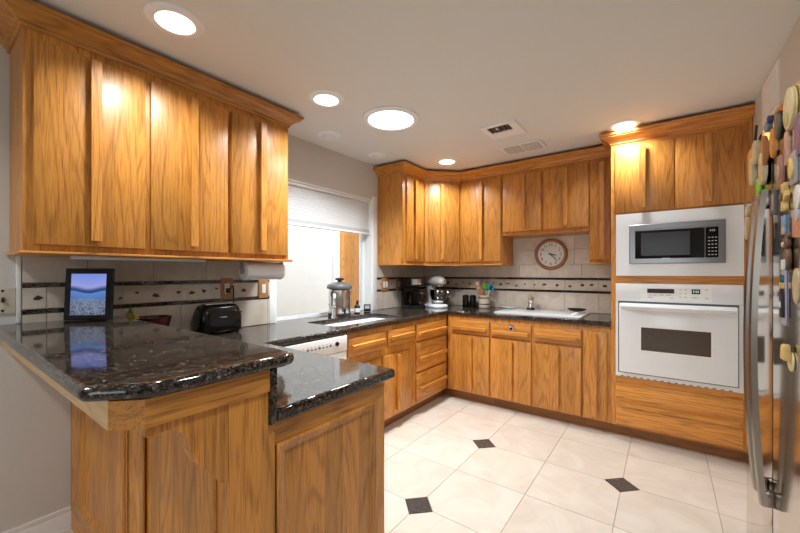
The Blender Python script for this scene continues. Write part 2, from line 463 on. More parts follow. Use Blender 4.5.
# window: returns, frame, pane
wn = MB()
wn.box(XL - t + 0.002, XL + 0.004, W1 - 0.012, W1 + 0.0, CT, WT - 0.012, 0); wn.box(XL - t + 0.002, XL + 0.004, W0, W0 + 0.012, CT, WT - 0.012, 0)
wn.box(XL - t + 0.002, XL + 0.004, W0, W1, WT - 0.012, WT, 0)
wo = struct(wn.build('window_1', TRIMW))
f = MB(); xa, xb = XL - 0.135, XL - 0.095
f.box(xa, xb, W0 + 0.013, W0 + 0.045, CT + 0.002, WT - 0.013); f.box(xa, xb, W1 - 0.045, W1 - 0.013, CT + 0.002, WT - 0.013)
f.box(xa, xb, W0 + 0.045, W1 - 0.045, CT + 0.002, CT + 0.022); f.box(xa, xb, W0 + 0.045, W1 - 0.045, WT - 0.045, WT - 0.013)
f.build('window_frame', TRIMW, wo)
MB().box(XL - 0.118, XL - 0.113, W0 + 0.046, W1 - 0.046, CT + 0.023, WT - 0.046).build('window_pane', PANE, wo)
# casing strip between window and wall tiles
struct(MB().box(XL, XL + 0.010, W1, W1 + 0.07, CT + 0.001, 2.10, bev=0.002).build('trim_1', TRIMW))
struct(MB().box(XL, XL + 0.010, W0 - 0.055, W0, CT + 0.001, 1.39, bev=0.002).build('trim_2', TRIMW))
# beyond the window: a covered patio
struct(MB().box(-4.1, -3.95, 0.2, 4.6, 0, 2.7).build('wall_patio', PATIO))
struct(MB().box(-3.95, XL - t, 4.5, 4.65, 0, 2.7).build('wall_patio_end', PATIO))
pd = thing('wooden_door', 'plain light wood door seen through the kitchen window across the patio', 'door', (-3.95, 4.06, 0), LF)
b = MB(); b.box(-3.949, -3.905, 3.79, 4.33, 0.005, 2.05, 0, bev=0.004)
b.rings(Matrix.Translation((-3.905, 3.79, 0)) @ Matrix.Rotation(LF, 4, 'Z'), 0.09, 0.45, 0.12, 1.94, [(0, 0.0), (0.008, 0.006), (0.02, 0.0005)], 0)
b.build('door_panel', OAKV, pd)
b = MB()
b.box(-3.949, -3.90, 3.70, 3.785, 0.002, 2.12, 0, bev=0.004); b.box(-3.949, -3.90, 4.335, 4.42, 0.002, 2.12, 0, bev=0.004); b.box(-3.949, -3.90, 3.785, 4.335, 2.055, 2.12, 0, bev=0.004)
b.build('door_casing', TRIMW, pd)
pt = thing('patio_table', 'low patio table outside the window under a grey and white cloth', 'table', (-2.98, 2.1, 0))
b = MB(); b.box(-3.25, -2.70, 1.5, 2.62, 0.80, 0.83, 0, bev=0.004); b.build('table_top', WOODL, pt)
for px in (-3.2, -2.75):
    for py in (1.55, 2.57):
        MB().box(px - .02, px + .02, py - .02, py + .02, 0, 0.80).build('leg', DKGREY, pt)
b = MB()
nx, ny = 14, 26; rows = []
for i in range(nx + 1):
    rows.append([(-3.24 + 0.52 * i / nx, 1.56 + 0.98 * j / ny, 0.838 + 0.018 * abs(math.sin(i * 1.3 + 0.4 * j)) * (0.4 + random.random() * .6)) for j in range(ny + 1)])
b.loft(rows, 0, caps=False, closed=False)
tc = b.build('table_cloth', CLOTH); tc.modifiers.new('thick', 'SOLIDIFY').thickness = 0.004
tag(tc, 'grey and white patterned cloth spread on the patio table outside the window', 'cloth')

# ------------------------------------------------------------------ wall tiles with granite liners and stone shards
ZB1, ZB2 = (1.105, 1.130), (1.233, 1.257)
def backsplash(name, M, L, ztop, breaks, top_extra=None, cuts=()):
    """local x along the wall, z up, -y out; ztop(x0,x1) gives the upper limit of a tile column"""
    b = MB(); T = 0.010; g = 0.0012
    b.box(0, L, -0.004, 0.0, CT + 0.001, 1.392, 1, M=M)
    def row(z0, z1, step, start, m=0, th=T, bev=0.0012):
        x = start
        while x < L - 0.004:
            xa, xb = max(0, x) + g, min(L, x + step) - g
            if xb - xa > 0.006:
                b.box(xa, xb, -th, -0.002, z0 + g, z1 - g, m, bev=bev, M=M)
            x += step
    row(CT + 0.002, ZB1[0], 0.305, breaks - 0.305)
    row(ZB1[1], ZB2[0], 0.305, breaks - 0.305)
    row(ZB2[1], 1.392, 0.305, breaks - 0.305 - 0.15)
    for z in (ZB1, ZB2):
        row(z[0] + 0.001, z[1] - 0.001, 0.305, breaks - 0.305, m=2, th=T + 0.001)
    if top_extra:
        xa, xb, zt = top_extra
        b.box(xa, xb, -0.004, 0, 1.394, zt, 1, M=M)
        x = xa
        while x < xb - 0.01:
            for z0, z1 in ((1.394, 1.545), (1.545, zt)):
                b.box(x + g, min(xb, x + 0.305) - g, -T, -0.002, z0 + g, z1 - g, 0, bev=0.0012, M=M)
            x += 0.305
    rnd = random.Random(int(L * 1000))
    x = 0.05
    while x < L - 0.04:
        if not any(a < x < c for a, c in cuts):
            n = rnd.choice((3, 4, 4, 5)); a0 = rnd.random() * 6.28; poly = []
            for k in range(n):
                a = a0 + 2 * PI * k / n; r = 0.006 + 0.016 * rnd.random()
                poly.append((r * math.cos(a) * 1.25, r * math.sin(a) * 0.85))
            b.prism(poly, 0.0025, M @ Matrix.Translation((x, -T + 0.0005, 1.181 + rnd.uniform(-.018, .018))) @ Matrix.Rotation(PI / 2, 4, 'X'), 3)
        x += rnd.uniform(0.075, 0.125)
    return struct(b.build(name, [TILE, GROUTW, GRAN, SHARD], smooth=False))
MLW = lambda y: Matrix.Translation((XL, y, 0)) @ Matrix.Rotation(LF, 4, 'Z')
backsplash('trim_3', MLW(0.31), W0 - 0.056 - 0.31, None, 0.085, cuts=((0.92, 1.05), (1.2, 1.4)))
backsplash('trim_4', MLW(W1 + 0.071), YB - 0.012 - W1 - 0.071, None, 0.12, cuts=((0.05, 0.21), (0.27, 0.45)))
backsplash('trim_5', Matrix.Translation((XL + 0.012, YB, 0)), -0.35 - XL - 0.012, None, 0.10, top_extra=(-1.339 - XL - 0.012, -0.559 - XL - 0.012, 1.684))
struct(MB().box(XL, XL + 0.014, 0.292, 0.309, 1.07, 1.392, bev=0.004).build('trim_6', OFFW))

# ------------------------------------------------------------------ cabinet builders (local frame: x right, -y out, z up)
DT = 0.020
def door(par, x0, x1, z0, z1, bx=None, bz=None, name='door', y=0.0):
    b = MB(); b.box(x0, x1, y - DT, y - 0.0005, z0, z1, 0, bev=0.003)
    d = b.build(name, OAKV, par, local=True)
    if bx is None: bx = (x0 + x1) / 2
    za, zb = bz or (z0 + 0.025, z1 - 0.012)
    h = MB()
    h.loft([[(bx - .009, y - DT + .0005, z), (bx + .009, y - DT + .0005, z), (bx + .010, y - DT - .010, z), (bx + .019, y - DT - .020, z), (bx + .019, y - DT - .028, z), (bx - .019, y - DT - .028, z), (bx - .019, y - DT - .020, z), (bx - .010, y - DT - .010, z)] for z in (za, zb)])
    h.build('batten_pull', OAKV, d, local=True)
    return d
def drawer(par, x0, x1, z0, z1, bz=None, margin=0.022, y=0.0):
    b = MB(); b.box(x0, x1, y - DT, y - 0.0005, z0, z1, 0, bev=0.003)
    d = b.build('drawer_front', OAKX, par, local=True)
    if bz is None: bz = z0 + 0.40 * (z1 - z0)
    h = MB()
    h.loft([[(x, y - DT + .0005, bz - .006), (x, y - DT - .010, bz - .007), (x, y - DT - .018, bz - .015), (x, y - DT - .026, bz - .015), (x, y - DT - .026, bz + .013), (x, y - DT - .022, bz + .016), (x, y - DT + .0005, bz + .016)] for x in (x0 + margin, x1 - margin)])
    h.build('batten_pull', OAKX, d, local=True)
    return d
def carcass(par, w, depth, z0, z1, toe=0.0, toe_in=0.08, bottom_trim=False, back=True, front=True, top=False):
    """sides, floor and back, with a face frame sheet"""
    b = MB(); e = 0.018; zb = z0 + toe
    b.box(0, e, 0.019, depth, zb, z1); b.box(w - e, w, 0.019, depth, zb, z1)
    b.box(e, w - e, 0.019, depth, zb, zb + e)
    if back: b.box(e, w - e, depth - 0.008, depth, zb + e, z1)
    if top: b.box(e, w - e, 0.019, depth - 0.008, z1 - e, z1)
    c = b.build('carcass', OAKV, par, local=True)
    if front:
        MB().box(0, w, 0, 0.0185, zb, z1, 0, bev=0.001).build('face_frame', OAKV, par, local=True)
    if toe:
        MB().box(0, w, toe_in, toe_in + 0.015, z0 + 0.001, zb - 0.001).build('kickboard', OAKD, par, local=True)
    return c
CROWN = [(-0.004, 2.322), (0.006, 2.322), (0.010, 2.328), (0.010, 2.338), (0.018, 2.341), (0.024, 2.350), (0.036, 2.360), (0.052, 2.366), (0.064, 2.374), (0.067, 2.384), (0.076, 2.387), (0.076, 2.402), (-0.004, 2.402)]
def crown(par, path, i0, i1, m=OAKX, name='crown_moulding'):
    """mitred crown along path[i0..i1] (world xy, outside on the right of travel)"""
    P = [Vector(p) for p in path]
    def nrm(a, c):
        d = (c - a).normalized(); return Vector((d.y, -d.x))
    secs = []
    for i in range(i0, i1 + 1):
        ns = []
        if i > 0: ns.append(nrm(P[i - 1], P[i]))
        if i < len(P) - 1: ns.append(nrm(P[i], P[i + 1]))
        if len(ns) == 2:
            mt = (ns[0] + ns[1]); mt = mt / (mt.length_squared / 2) if mt.length > 1e-6 else ns[0]
        else: mt = ns[0]
        secs.append([(P[i].x + mt.x * o, P[i].y + mt.y * o, z) for o, z in CROWN])
    for k in range(len(secs) - 1):
        b = MB(); b.loft([secs[k], secs[k + 1]])
        b.build(name, m, par, angle=25)

# ------------------------------------------------------------------ upper cabinets
UX = -2.13            # face of the uppers on the left wall
UD = UX - XL - 0.003
UB, UT, ZT = 1.397, 2.345, 2.372
def bottom_trim(par, w, z=0, left=0.0, right=0.0, d=UD):
    b = MB(); b.box(-left, w + right, -0.024, d, UB - 0.014, UB - 0.0005, 0, bev=0.004)
    return b.build('bottom_rail', OAKX, par, local=True)
LU = thing('upper_cabinet', 'long honey oak wall cabinet with three doors above the raised bar and toaster', 'cabinet', (UX, 0.272, 0), LF)
wl = 1.568 - 0.272
carcass(LU, wl, UD, UB, UT, top=True); bottom_trim(LU, wl, left=0.014, right=0.022)
for a, c in ((0.302, 0.702), (0.726, 1.128), (1.152, 1.552)):
    door(LU, a - 0.272, c - 0.272, 1.425, 2.285)
crown(LU, [(XL, 0.272), (UX, 0.272), (UX, 1.568), (XL, 1.568)], 0, 3)
b = MB(); b.box(0.16, 0.75, 0.03, 0.07, 1.368, 1.3825, 0, bev=0.003); b.build('strip_light', OFFW, LU, local=True)

YU = 3.613
UPATH = [(XL, 2.936), (UX, 2.936), (UX, 3.318), (-1.835, YU), (-1.348, YU), (-0.549, YU), (-0.349, YU)]
C1 = thing('upper_cabinet', 'narrow honey oak wall cabinet right of the window, its pale side facing us', 'cabinet', (UX, 2.936, 0), LF)
carcass(C1, 0.380, UD, UB, UT, top=True); bottom_trim(C1, 0.380); door(C1, 0.055, 0.370, 1.425, 2.285, bx=0.195)
crown(C1, UPATH, 0, 2)
DG = PI / 4
dl = math.hypot(-1.835 - UX, YU - 3.318)
C2 = thing('upper_cabinet', 'diagonal corner oak wall cabinet with one door above the coffee maker and stand mixer', 'cabinet', (UX, 3.318, 0), math.atan2(YU - 3.318, -1.835 - UX))
b = MB()
poly = [(UX + .001, 3.319), (-1.836, YU + .001), (-1.836, YB - 0.012), (XL + 0.012, YB - 0.012), (XL + 0.012, 3.319)]
b.prism(poly, UT - UB, Matrix.Translation((0, 0, UB)))
b.build('carcass', OAKV, C2)
b = MB()
b.prism([(UX + .017, 3.301), (-1.815, YU - .020), (-1.836, YU + .001), (-1.836, YB - 0.013), (XL + 0.013, YB - 0.013), (XL + 0.013, 3.319), (UX, 3.319)], 0.0135, Matrix.Translation((0, 0, UB - 0.014))); b.build('bottom_rail', OAKX, C2)
door(C2, 0.012, dl - 0.012, 1.425, 2.285)
crown(C2, UPATH, 2, 3)
C3 = thing('upper_cabinet', 'tall oak wall cabinet with one door above the utensil crock', 'cabinet', (-1.834, YU, 0))
carcass(C3, 0.486, YB - YU - 0.012, UB, UT, top=True); bottom_trim(C3, 0.486, d=YB - YU - 0.012); door(C3, 0.030, 0.473, 1.425, 2.285, bx=0.262)
crown(C3, UPATH, 3, 4)
C4 = thing('upper_cabinet', 'short two-door oak wall cabinet above the wall clock and cooktop', 'cabinet', (-1.346, YU, 0))
carcass(C4, 0.796, YB - YU - 0.012, 1.690, UT, top=True)
MB().box(0, 0.796, -0.022, YB - YU - 0.012, 1.686, 1.6895, 0).build('bottom_rail', OAKX, C4, local=True)
door(C4, 0.008, 0.383, 1.722, 2.285, bx=0.22); door(C4, 0.411, 0.790, 1.722, 2.285, bx=0.606)
crown(C4, UPATH, 4, 5)
C5 = thing('upper_cabinet', 'narrowest oak wall cabinet, between the clock and the oven tower', 'cabinet', (-0.548, YU, 0))
carcass(C5, 0.198, YB - YU - 0.012, UB, UT, top=True); bottom_trim(C5, 0.198, d=YB - YU - 0.012); door(C5, 0.010, 0.165, 1.425, 2.285, bx=0.106)
crown(C5, UPATH, 5, 6)

# ------------------------------------------------------------------ oven tower
YF = 3.325            # face frames of the back run (doors stand 2 cm proud)
TW = thing('oven_tower_cabinet', 'tall oak cabinet housing the microwave and the white wall oven', 'cabinet', (-0.348, YF, 0))
tw = 0.452 + 0.348; td = YB - YF - 0.002; e = 0.018
b = MB()
b.box(0, e, 0.019, td, 0.10, UT); b.box(tw - e, tw, 0.019, td, 0.10, UT)
b.box(e, tw - e, 0.019, td, 0.10, 0.118); b.box(e, tw - e, 0.019, td, 0.455, 0.470); b.box(e, tw - e, 0.019, td, 1.240, 1.258)
b.box(e, tw - e, 0.019, td, 1.765, 1.780); b.box(e, tw - e, 0.019, td, UT - e, UT); b.box(e, tw - e, td - 0.006, td, 0.118, UT - e)
b.build('carcass', OAKV, TW, local=True)
b = MB()
b.box(0, 0.045, 0, 0.0185, 0.10, UT); b.box(tw - 0.030, tw, 0, 0.0185, 0.10, UT)
b.box(0.045, tw - 0.030, 0, 0.0185, 0.10, 0.12, 1); b.box(0.045, tw - 0.030, 0, 0.0185, 0.44, 0.505, 1)
b.box(0.045, tw - 0.030, 0, 0.0185, 1.215, 1.290, 1); b.box(0.045, tw - 0.030, 0, 0.0185, 1.755, 1.79, 1); b.box(0.045, tw - 0.030, 0, 0.0185, 2.27, UT, 1)
b.box(0.402, 0.412, 0, 0.0185, 1.79, 2.27); b.box(tw + .0005, tw + 0.0195, 0.002, 0.0185, 0.10, UT)
b.build('face_frame', [OAKV, OAKX], TW, local=True)
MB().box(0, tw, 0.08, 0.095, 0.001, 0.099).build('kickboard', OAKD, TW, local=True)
door(TW, 0.030, 0.403, 1.776, 2.285, bx=0.210); door(TW, 0.409, 0.775, 1.776, 2.285, bx=0.590)
drawer(TW, 0.036, 0.772, 0.120, 0.447, bz=0.285)
crown(TW, [(-0.348, 3.530), (-0.348, YF), (0.452, YF), (0.452, YB)], 0, 2)

MW = thing('microwave_oven', 'built-in black and steel microwave in a wide white trim kit above the oven', 'microwave', (0.057, YF - 0.002, 1.283))
FB = lambda x, z, y=YF: FACE(x, y, z)
b = MB()
X0, X1, Z0, Z1 = -0.312, 0.426, 1.283, 1.762; x0, x1, z0, z1 = -0.223, 0.335, 1.374, 1.674
yb_, yf_ = YF - 0.002, YF - 0.022
for q in ((X0, x0, Z0, Z1), (x1, X1, Z0, Z1), (x0, x1, Z0, z0), (x0, x1, z1, Z1)): b.box(q[0], q[1], yf_, yb_, q[2], q[3])
b.build('trim_kit', WHITE, MW)
MB().box(x0 + .004, x1 - .004, YF - 0.015, YF + 0.42, z0 + .004, z1 - .004).build('housing', DKGREY, MW)
b = MB()
b.rings(Matrix.Translation((0, YF - 0.015, 0)), x0 + 0.002, x1 - 0.002, z0 + 0.002, z1 - 0.002, [(0, 0), (0, 0.018), (0.004, 0.022), (0.036, 0.022), (0.038, 0.012)], 0)
md = b.build('steel_frame', STEELM, MW)
MB().box(-0.187, 0.224, YF - 0.034, YF - 0.028, 1.395, 1.624, bev=0.001).build('door_glass', GLASSB, md)
MB().box(-0.147, 0.144, YF - 0.0348, YF - 0.0341, 1.434, 1.606).build('screen', GLASSG, md)
LEG = plain('pale_legend', (0.6, 0.6, 0.6), 0.5, emit=(.8, .85, .9), estr=0.15)
b = MB().box(0.227, 0.301, YF - 0.034, YF - 0.028, 1.395, 1.624, bev=0.001)
b.mesh(textmesh('3:23', 0.018), 1, FACE(0.264, YF - 0.0345, 1.600))
for r in range(6):
    for c in range(3):
        b.box(0.242 + c * .018, 0.252 + c * .018, YF - 0.0348, YF - 0.0341, 1.43 + r * .024, 1.434 + r * .024, 1)
b.build('control_panel', [GLASSB, LEG], MW, smooth=False)
MB().box(-0.02, 0.03, YF - 0.0348, YF - 0.0341, 1.408, 1.415).build('badge', OFFW, md)

OV = thing('wall_oven', 'white built-in wall oven with small window below the microwave', 'oven', (0.055, YF - 0.002, 0.495))
MB().box(-0.290, 0.400, YF - 0.015, YF + 0.52, 0.515, 1.205).build('housing', DKGREY, OV)
b = MB()
b.box(-0.314, 0.424, YF - 0.021, YF - 0.002, 1.086, 1.223, 0, bev=0.004)
b.box(-0.314, -0.297, YF - 0.019, YF - 0.002, 0.497, 1.085); b.box(0.402, 0.424, YF - 0.019, YF - 0.002, 0.497, 1.085); b.box(-0.297, 0.402, YF - 0.019, YF - 0.002, 0.497, 0.527)
for k in range(16): b.box(-0.28 + k * .042, -0.260 + k * .042, YF - 0.0198, YF - 0.0191, 0.4985, 0.5035, 1)
b.build('fascia', [WHITE, BLACKM], OV)
dr = MB().box(-0.290, 0.396, YF - 0.046, YF - 0.016, 0.536, 1.072, 0, bev=0.008).build('oven_door', WHITE, OV)
secs = []
for k in range(13):
    u = k / 12; x = -0.276 + 0.660 * u; bow = 0.022 + 0.030 * math.sin(PI * u) ** 0.6
    yy = YF - 0.046
    secs.append([(x, yy + .001, 1.062), (x, yy - bow, 1.060), (x, yy - bow - .006, 1.050), (x, yy - bow, 1.040), (x, yy - bow + .012, 1.034 - .012 * math.sin(PI * u)), (x, yy + .001, 1.030 - .016 * math.sin(PI * u))])
b = MB(); b.loft(secs); b.build('door_handle', WHITE, dr)
b = MB(); b.rings(Matrix.Translation((0, YF - 0.0462, 0)), -0.155, 0.266, 0.711, 0.902, [(0, -0.0006), (0, 0.002), (0.008, 0.002), (0.010, 0.0)], 0, cap=False)
b.build('window_bezel', OFFW, dr)
MB().box(-0.146, 0.257, YF - 0.0475, YF - 0.0465, 0.720, 0.893).build('oven_window', OVGLASS, dr)
b = MB().box(-0.150, 0.262, YF - 0.0225, YF - 0.0212, 1.100, 1.196, bev=0.0005)
for x, z, wd in ((-.09, 1.138, .02), (-.06, 1.138, .02), (-.02, 1.141, .03), (.02, 1.141, .03), (.09, 1.18, .012), (.12, 1.18, .012), (.09, 1.155, .012), (.12, 1.155, .012), (.09, 1.13, .012), (.12, 1.13, .012), (.17, 1.128, .03), (.235, 1.185, .018), (.235, 1.125, .018), (-.09, 1.122, .03), (.04, 1.122, .02)):
    b.box(x - wd / 2, x + wd / 2, YF - 0.0232, YF - 0.0226, z - .0022, z + .0022, 1)
pn = b.build('control_panel', [OFFW, GREY], OV, smooth=False)
MB().box(-0.108, 0.054, YF - 0.0240, YF - 0.0226, 1.154, 1.186).build('touch_strip', BLACKM, pn)
b = MB().box(0.153, 0.200, YF - 0.0240, YF - 0.0226, 1.154, 1.188); b.mesh(textmesh('3:23', 0.020), 1, FACE(0.1765, YF - 0.0243, 1.170))
b.build('clock_display', [GLASSB, plain('lit_digits', (.3, .5, .5), .5, emit=(.75, .9, .85), estr=0.8)], pn, smooth=False)

# ------------------------------------------------------------------ base cabinets, back run
BD = YB - YF - 0.002
BTOP = CT - 0.0415
def base(label, x0, x1):
    c = thing('base_cabinet', label, 'cabinet', (x0, YF, 0)); carcass(c, x1 - x0, BD, 0, BTOP, toe=0.10); return c
A = base('oak base cabinet in the far corner, one drawer over one door below the utensil crock', -1.829, -1.360)
drawer(A, 0.055, 0.460, 0.697, 0.828); door(A, 0.055, 0.460, 0.115, 0.676, bx=0.272)
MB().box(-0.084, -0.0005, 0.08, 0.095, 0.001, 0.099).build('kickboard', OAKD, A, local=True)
B_ = base('oak base cabinet under the cooktop with a round white knob on its drawer', -1.359, -0.9585)
drawer(B_, 0.010, 0.387, 0.697, 0.828, bz=0.742); door(B_, 0.010, 0.387, 0.115, 0.676, bx=0.205)
kb = MB(); kb.lathe([(0.0, 0), (0.030, 0.0), (0.034, .006), (0.030, .012), (0.018, .014), (0.014, .012), (0.0, .012)][::-1], (-1.150, YF - 0.021, 0.788), 0, axis='y', sx=1, M=Matrix.Translation((0, 2 * (YF - 0.021), 0)) @ Matrix.Scale(-1, 4, (0, 1, 0)))
kb.lathe([(0.0, .0125), (0.010, .0125), (0.010, .016), (0, .017)], (-1.150, YF - 0.021, 0.788), 1, axis='y', M=Matrix.Translation((0, 2 * (YF - 0.021), 0)) @ Matrix.Scale(-1, 4, (0, 1, 0)))
kb.build('round_knob', [CHROME, BLACK], B_)
C_ = base('oak base cabinet right of the knobbed one, wide drawer over wide door', -0.9575, -0.5535)
drawer(C_, 0.012, 0.393, 0.697, 0.828); door(C_, 0.012, 0.393, 0.115, 0.676, bx=0.205)
D_ = base('narrow oak base cabinet with one tall door beside the oven tower', -0.5525, -0.350)
door(D_, 0.011, 0.178, 0.115, 0.828, bx=0.089)

# base cabinets, left run (faces +X)
FX = -1.840
LD = FX - XL - 0.003
def lbase(label, y0, y1, toe_in=0.07):
    c = thing('base_cabinet', label, 'cabinet', (FX, y0, 0), LF); carcass(c, y1 - y0, LD, 0, BTOP, toe=0.10, toe_in=toe_in); return c
K = lbase('oak base cabinet with three stacked drawers left of the inner corner', 2.712, 3.322)
drawer(K, 0.024, 0.570, 0.684, 0.830); drawer(K, 0.024, 0.570, 0.400, 0.664, bz=0.512); drawer(K, 0.024, 0.570, 0.128, 0.382, bz=0.238)
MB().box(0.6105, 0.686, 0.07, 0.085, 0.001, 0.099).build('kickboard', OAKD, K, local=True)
SK = lbase('oak sink base cabinet with two false drawers over two doors', 1.840, 2.711)
drawer(SK, 0.012, 0.441, 0.697, 0.832, bz=0.765, margin=0.03); drawer(SK, 0.474, 0.861, 0.697, 0.832, bz=0.765, margin=0.03)
door(SK, 0.020, 0.385, 0.125, 0.630); door(SK, 0.403, 0.782, 0.125, 0.630)
DWT = thing('dishwasher', 'white dishwasher with button strip beside the sink cabinet', 'dishwasher', (FX, 1.215, 0), LF)
MB().box(0.004, 0.616, 0.002, LD, 0.10, 0.868).build('tub', GREY, DWT, local=True)
MB().box(0.004, 0.616, -0.022, 0.0015, 0.115, 0.752, 0, bev=0.004).build('door_panel', OFFW, DWT, local=True)
b = MB().box(0.004, 0.616, -0.030, 0.0015, 0.757, 0.866, 0, bev=0.006)
for k in range(10): b.box(0.16 + k * .032, 0.178 + k * .032, -0.0312, -0.0298, 0.808, 0.816 + .005 * (k % 3 == 0), 1)
for k in range(10): b.box(0.162 + k * .032, 0.172 + k * .032, -0.0308, -0.0298, 0.826, 0.829, 1)
cpn = b.build('control_panel', [OFFW, DKGREY], DWT, local=True)
b = MB(); b.lathe([(0, 0), (0.016, 0), (0.014, .010), (0, .012)], (0, 0, 0), 0, axis='z', M=Matrix.Translation((0.515, -0.0295, 0.818)) @ Matrix.Rotation(PI / 2, 4, 'X')); b.build('dial', BLACK, cpn, local=True)
MB().box(0.004, 0.616, 0.07, 0.085, 0.001, 0.099).build('kickboard', BLACKM, DWT, local=True)

# ------------------------------------------------------------------ peninsula: low cabinet, bar wall, corbels
PX = -0.916           # end of the peninsula
PC = thing('base_cabinet', 'oak end cabinet of the peninsula with a framed panel below the low granite counter', 'cabinet', (PX, 0.625, 0), LF)
pw = 1.132 - 0.625; pdp = PX - FX - 0.004
b = MB(); b.box(0, 0.018, 0.02, pdp, 0.0, BTOP); b.box(pw - 0.018, pw, 0.02, pdp, 0.0, BTOP); b.box(0.018, pw - 0.018, 0.02, pdp, 0.1, 0.118)
b.box(0.018, pw - 0.018, pdp - .01, pdp, 0.118, BTOP); b.build('carcass', OAKX, PC, local=True)
b = MB()
M0 = Matrix()
zt, zb_ = 0.806, 0.10
b.box(0, pw, 0.002, 0.019, 0, BTOP, 0)
b.box(0, pw, -0.004, 0.0018, zt, BTOP, 1); b.box(0, pw, -0.004, 0.0018, 0, zb_, 1)
b.box(pw - 0.055, pw, -0.004, 0.0018, zb_, zt, 0)
b.build('end_panel', [OAKV, OAKX], PC, local=True)
b = MB(); b.rings(Matrix.Translation((0, 0.0022, 0)), 0.004, pw - 0.056, zb_, zt, [(0, 0.0), (0, 0.013), (0.006, 0.017), (0.016, 0.014), (0.022, 0.008), (0.030, 0.006), (0.034, 0.0015)], 0)
b.build('panel_moulding', OAKV, PC, local=True)

YP = 0.492
BX = -0.9095          # end of the bar wall
BW = thing('bar_wall', 'oak panelled bar wall carrying the raised granite bar top', 'bar', (-1.69, 0.545, 0))
x0 = XL + 0.003
b = MB(); b.box(x0, BX - 0.0005, YP + 0.0185, 0.600, 0.0, 0.969); b.build('core', OAKV, BW)
b = MB()
b.box(x0, BX, YP, YP + 0.018, 0.0, 0.969, 0)
b.box(BX, BX + 0.004, YP, 0.6005, 0.0, 0.969, 0); b.box(BX - 0.05, BX + 0.004, 0.6, 0.6215, 0.0, CT - 0.0425, 0)
for a, c in ((x0, -2.262), (-1.655, -1.515), (-0.965, BX + 0.004)): b.box(a, c, YP - 0.006, YP - 0.0002, 0.155, 0.968, 0)
b.box(x0, BX + 0.004, YP - 0.006, YP - 0.0002, 0.0, 0.155, 1)
b.build('facing', [OAKV, OAKX], BW)
for a, c in ((-2.262, -1.655), (-1.515, -0.965)):
    b = MB(); b.rings(Matrix.Translation((0, YP - 0.0002, 0)), a, c, 0.155, 0.968, [(0, 0.0), (0, 0.010), (0.006, 0.016), (0.016, 0.015), (0.024, 0.008), (0.034, 0.006), (0.038, 0.001)], 0)
    b.build('raised_panel', OAKV, BW)
b = MB(); b.box(-1.490, -1.462, YP - 0.014, YP - 0.0065, 0.155, 0.968, 0, bev=0.003); b.box(-1.640, -1.628, YP - 0.012, YP - 0.0065, 0.155, 0.968, 0, bev=0.003); b.build('pilaster_bead', OAKV, BW)
CPROF = [(0, 0.969), (0.185, 0.969), (0.185, 0.948), (0.172, 0.942), (0.160, 0.945), (0.145, 0.948), (0.128, 0.944), (0.113, 0.934), (0.101, 0.918), (0.094, 0.898), (0.090, 0.876), (0.083, 0.856), (0.072, 0.838), (0.057, 0.822), (0.042, 0.806), (0.031, 0.790), (0.023, 0.776), (0.012, 0.766), (0.0, 0.763)]
def corbel(x):
    b = MB()
    y = YP - 0.0065
    b.loft([[(xx, y - r, z) for r, z in CPROF] for xx in (x - 0.045, x)]); return b
corbel(BX + 0.002).build('corbel', OAKV, BW, angle=50)
corbel(-1.93).build('corbel', OAKV, BW, angle=50)
b = MB(); b.box(x0, -0.9515, 0.247, 0.262, 0.9695, 1.0315, 0); b.box(x0, -0.9515, 0.262, 0.600, 1.010, 1.0315, 0)
b.build('underboard', PLY, BW)
b = MB()
p1, p2 = (-0.949, 0.247), (-0.898, 0.298)
b.prism([p1, p2, (-0.898, 0.6010), (-0.904, 0.6010), (-0.904, 0.301), (-0.951, 0.254), (-0.951, 0.247)], 0.0625, Matrix.Translation((0, 0, 0.9695)))
b.build('apron', OAKY, BW)

# ------------------------------------------------------------------ granite
CX = -1.812; CY = 3.298
outer = [(XL + 0.001, 0.6225), (-0.890, 0.6225), (-0.890, 1.172), (CX, 1.172), (CX, CY), (-0.3495, CY), (-0.3495, YB - 0.0115), (XL + 0.0115, YB - 0.0115), (XL + 0.0115, W1 + 0.001), (XL + 0.001, W1 - 0.002), (XL - 0.094, W1 - 0.002), (XL - 0.094, W0 + 0.002), (XL + 0.001, W0 + 0.002)]
SX0, SX1, SY0, SY1 = -2.275, -1.925, 1.845, 2.660
hole = [(SX0 + SX1) / 2, (SY0 + SY1) / 2]
hp = [(hole[0] + x, hole[1] + y) for x, y in rounded(SX1 - SX0, SY1 - SY0, 0.045)]
CTT = thing('granite_countertop', 'dark speckled granite counter running from the peninsula past the sink to the oven tower', 'countertop', (-2.1, 2.2, CT - 0.04))
b = MB(); b.mesh(slab('c', [outer, hp], CT - 0.041, CT, 0.010)); b.build('slab', GRAN, CTT, angle=50)
b = MB(); b.box(x0, -0.893, 0.6005 + 0.0015, 0.622, CT - 0.040, 1.0315, 0, bev=0.002); b.build('riser', GRAN, CTT)
bar = [(XL + 0.001, 0.205), (-0.985, 0.205)] + [(-0.985 + 0.03 * math.sin(a), 0.235 - 0.03 * math.cos(a)) for a in (0.3, 0.6)] + [(-0.887, 0.300), (-0.880, 0.325)] + [(-0.880, 0.640)] + [(-0.930 + 0.05 * math.cos(a), 0.645 + 0.05 * math.sin(a)) for a in (0.2, 0.6, 1.0, 1.4)] + [(-0.96, 0.695), (XL + 0.001, 0.695)]
b = MB(); b.mesh(slab('b', [bar], 1.0325, 1.067, 0.0165, 5))
tag(b.build('bar_top', GRAN, None, angle=50), 'raised dark granite bar top with rounded edge in the left foreground', 'countertop')

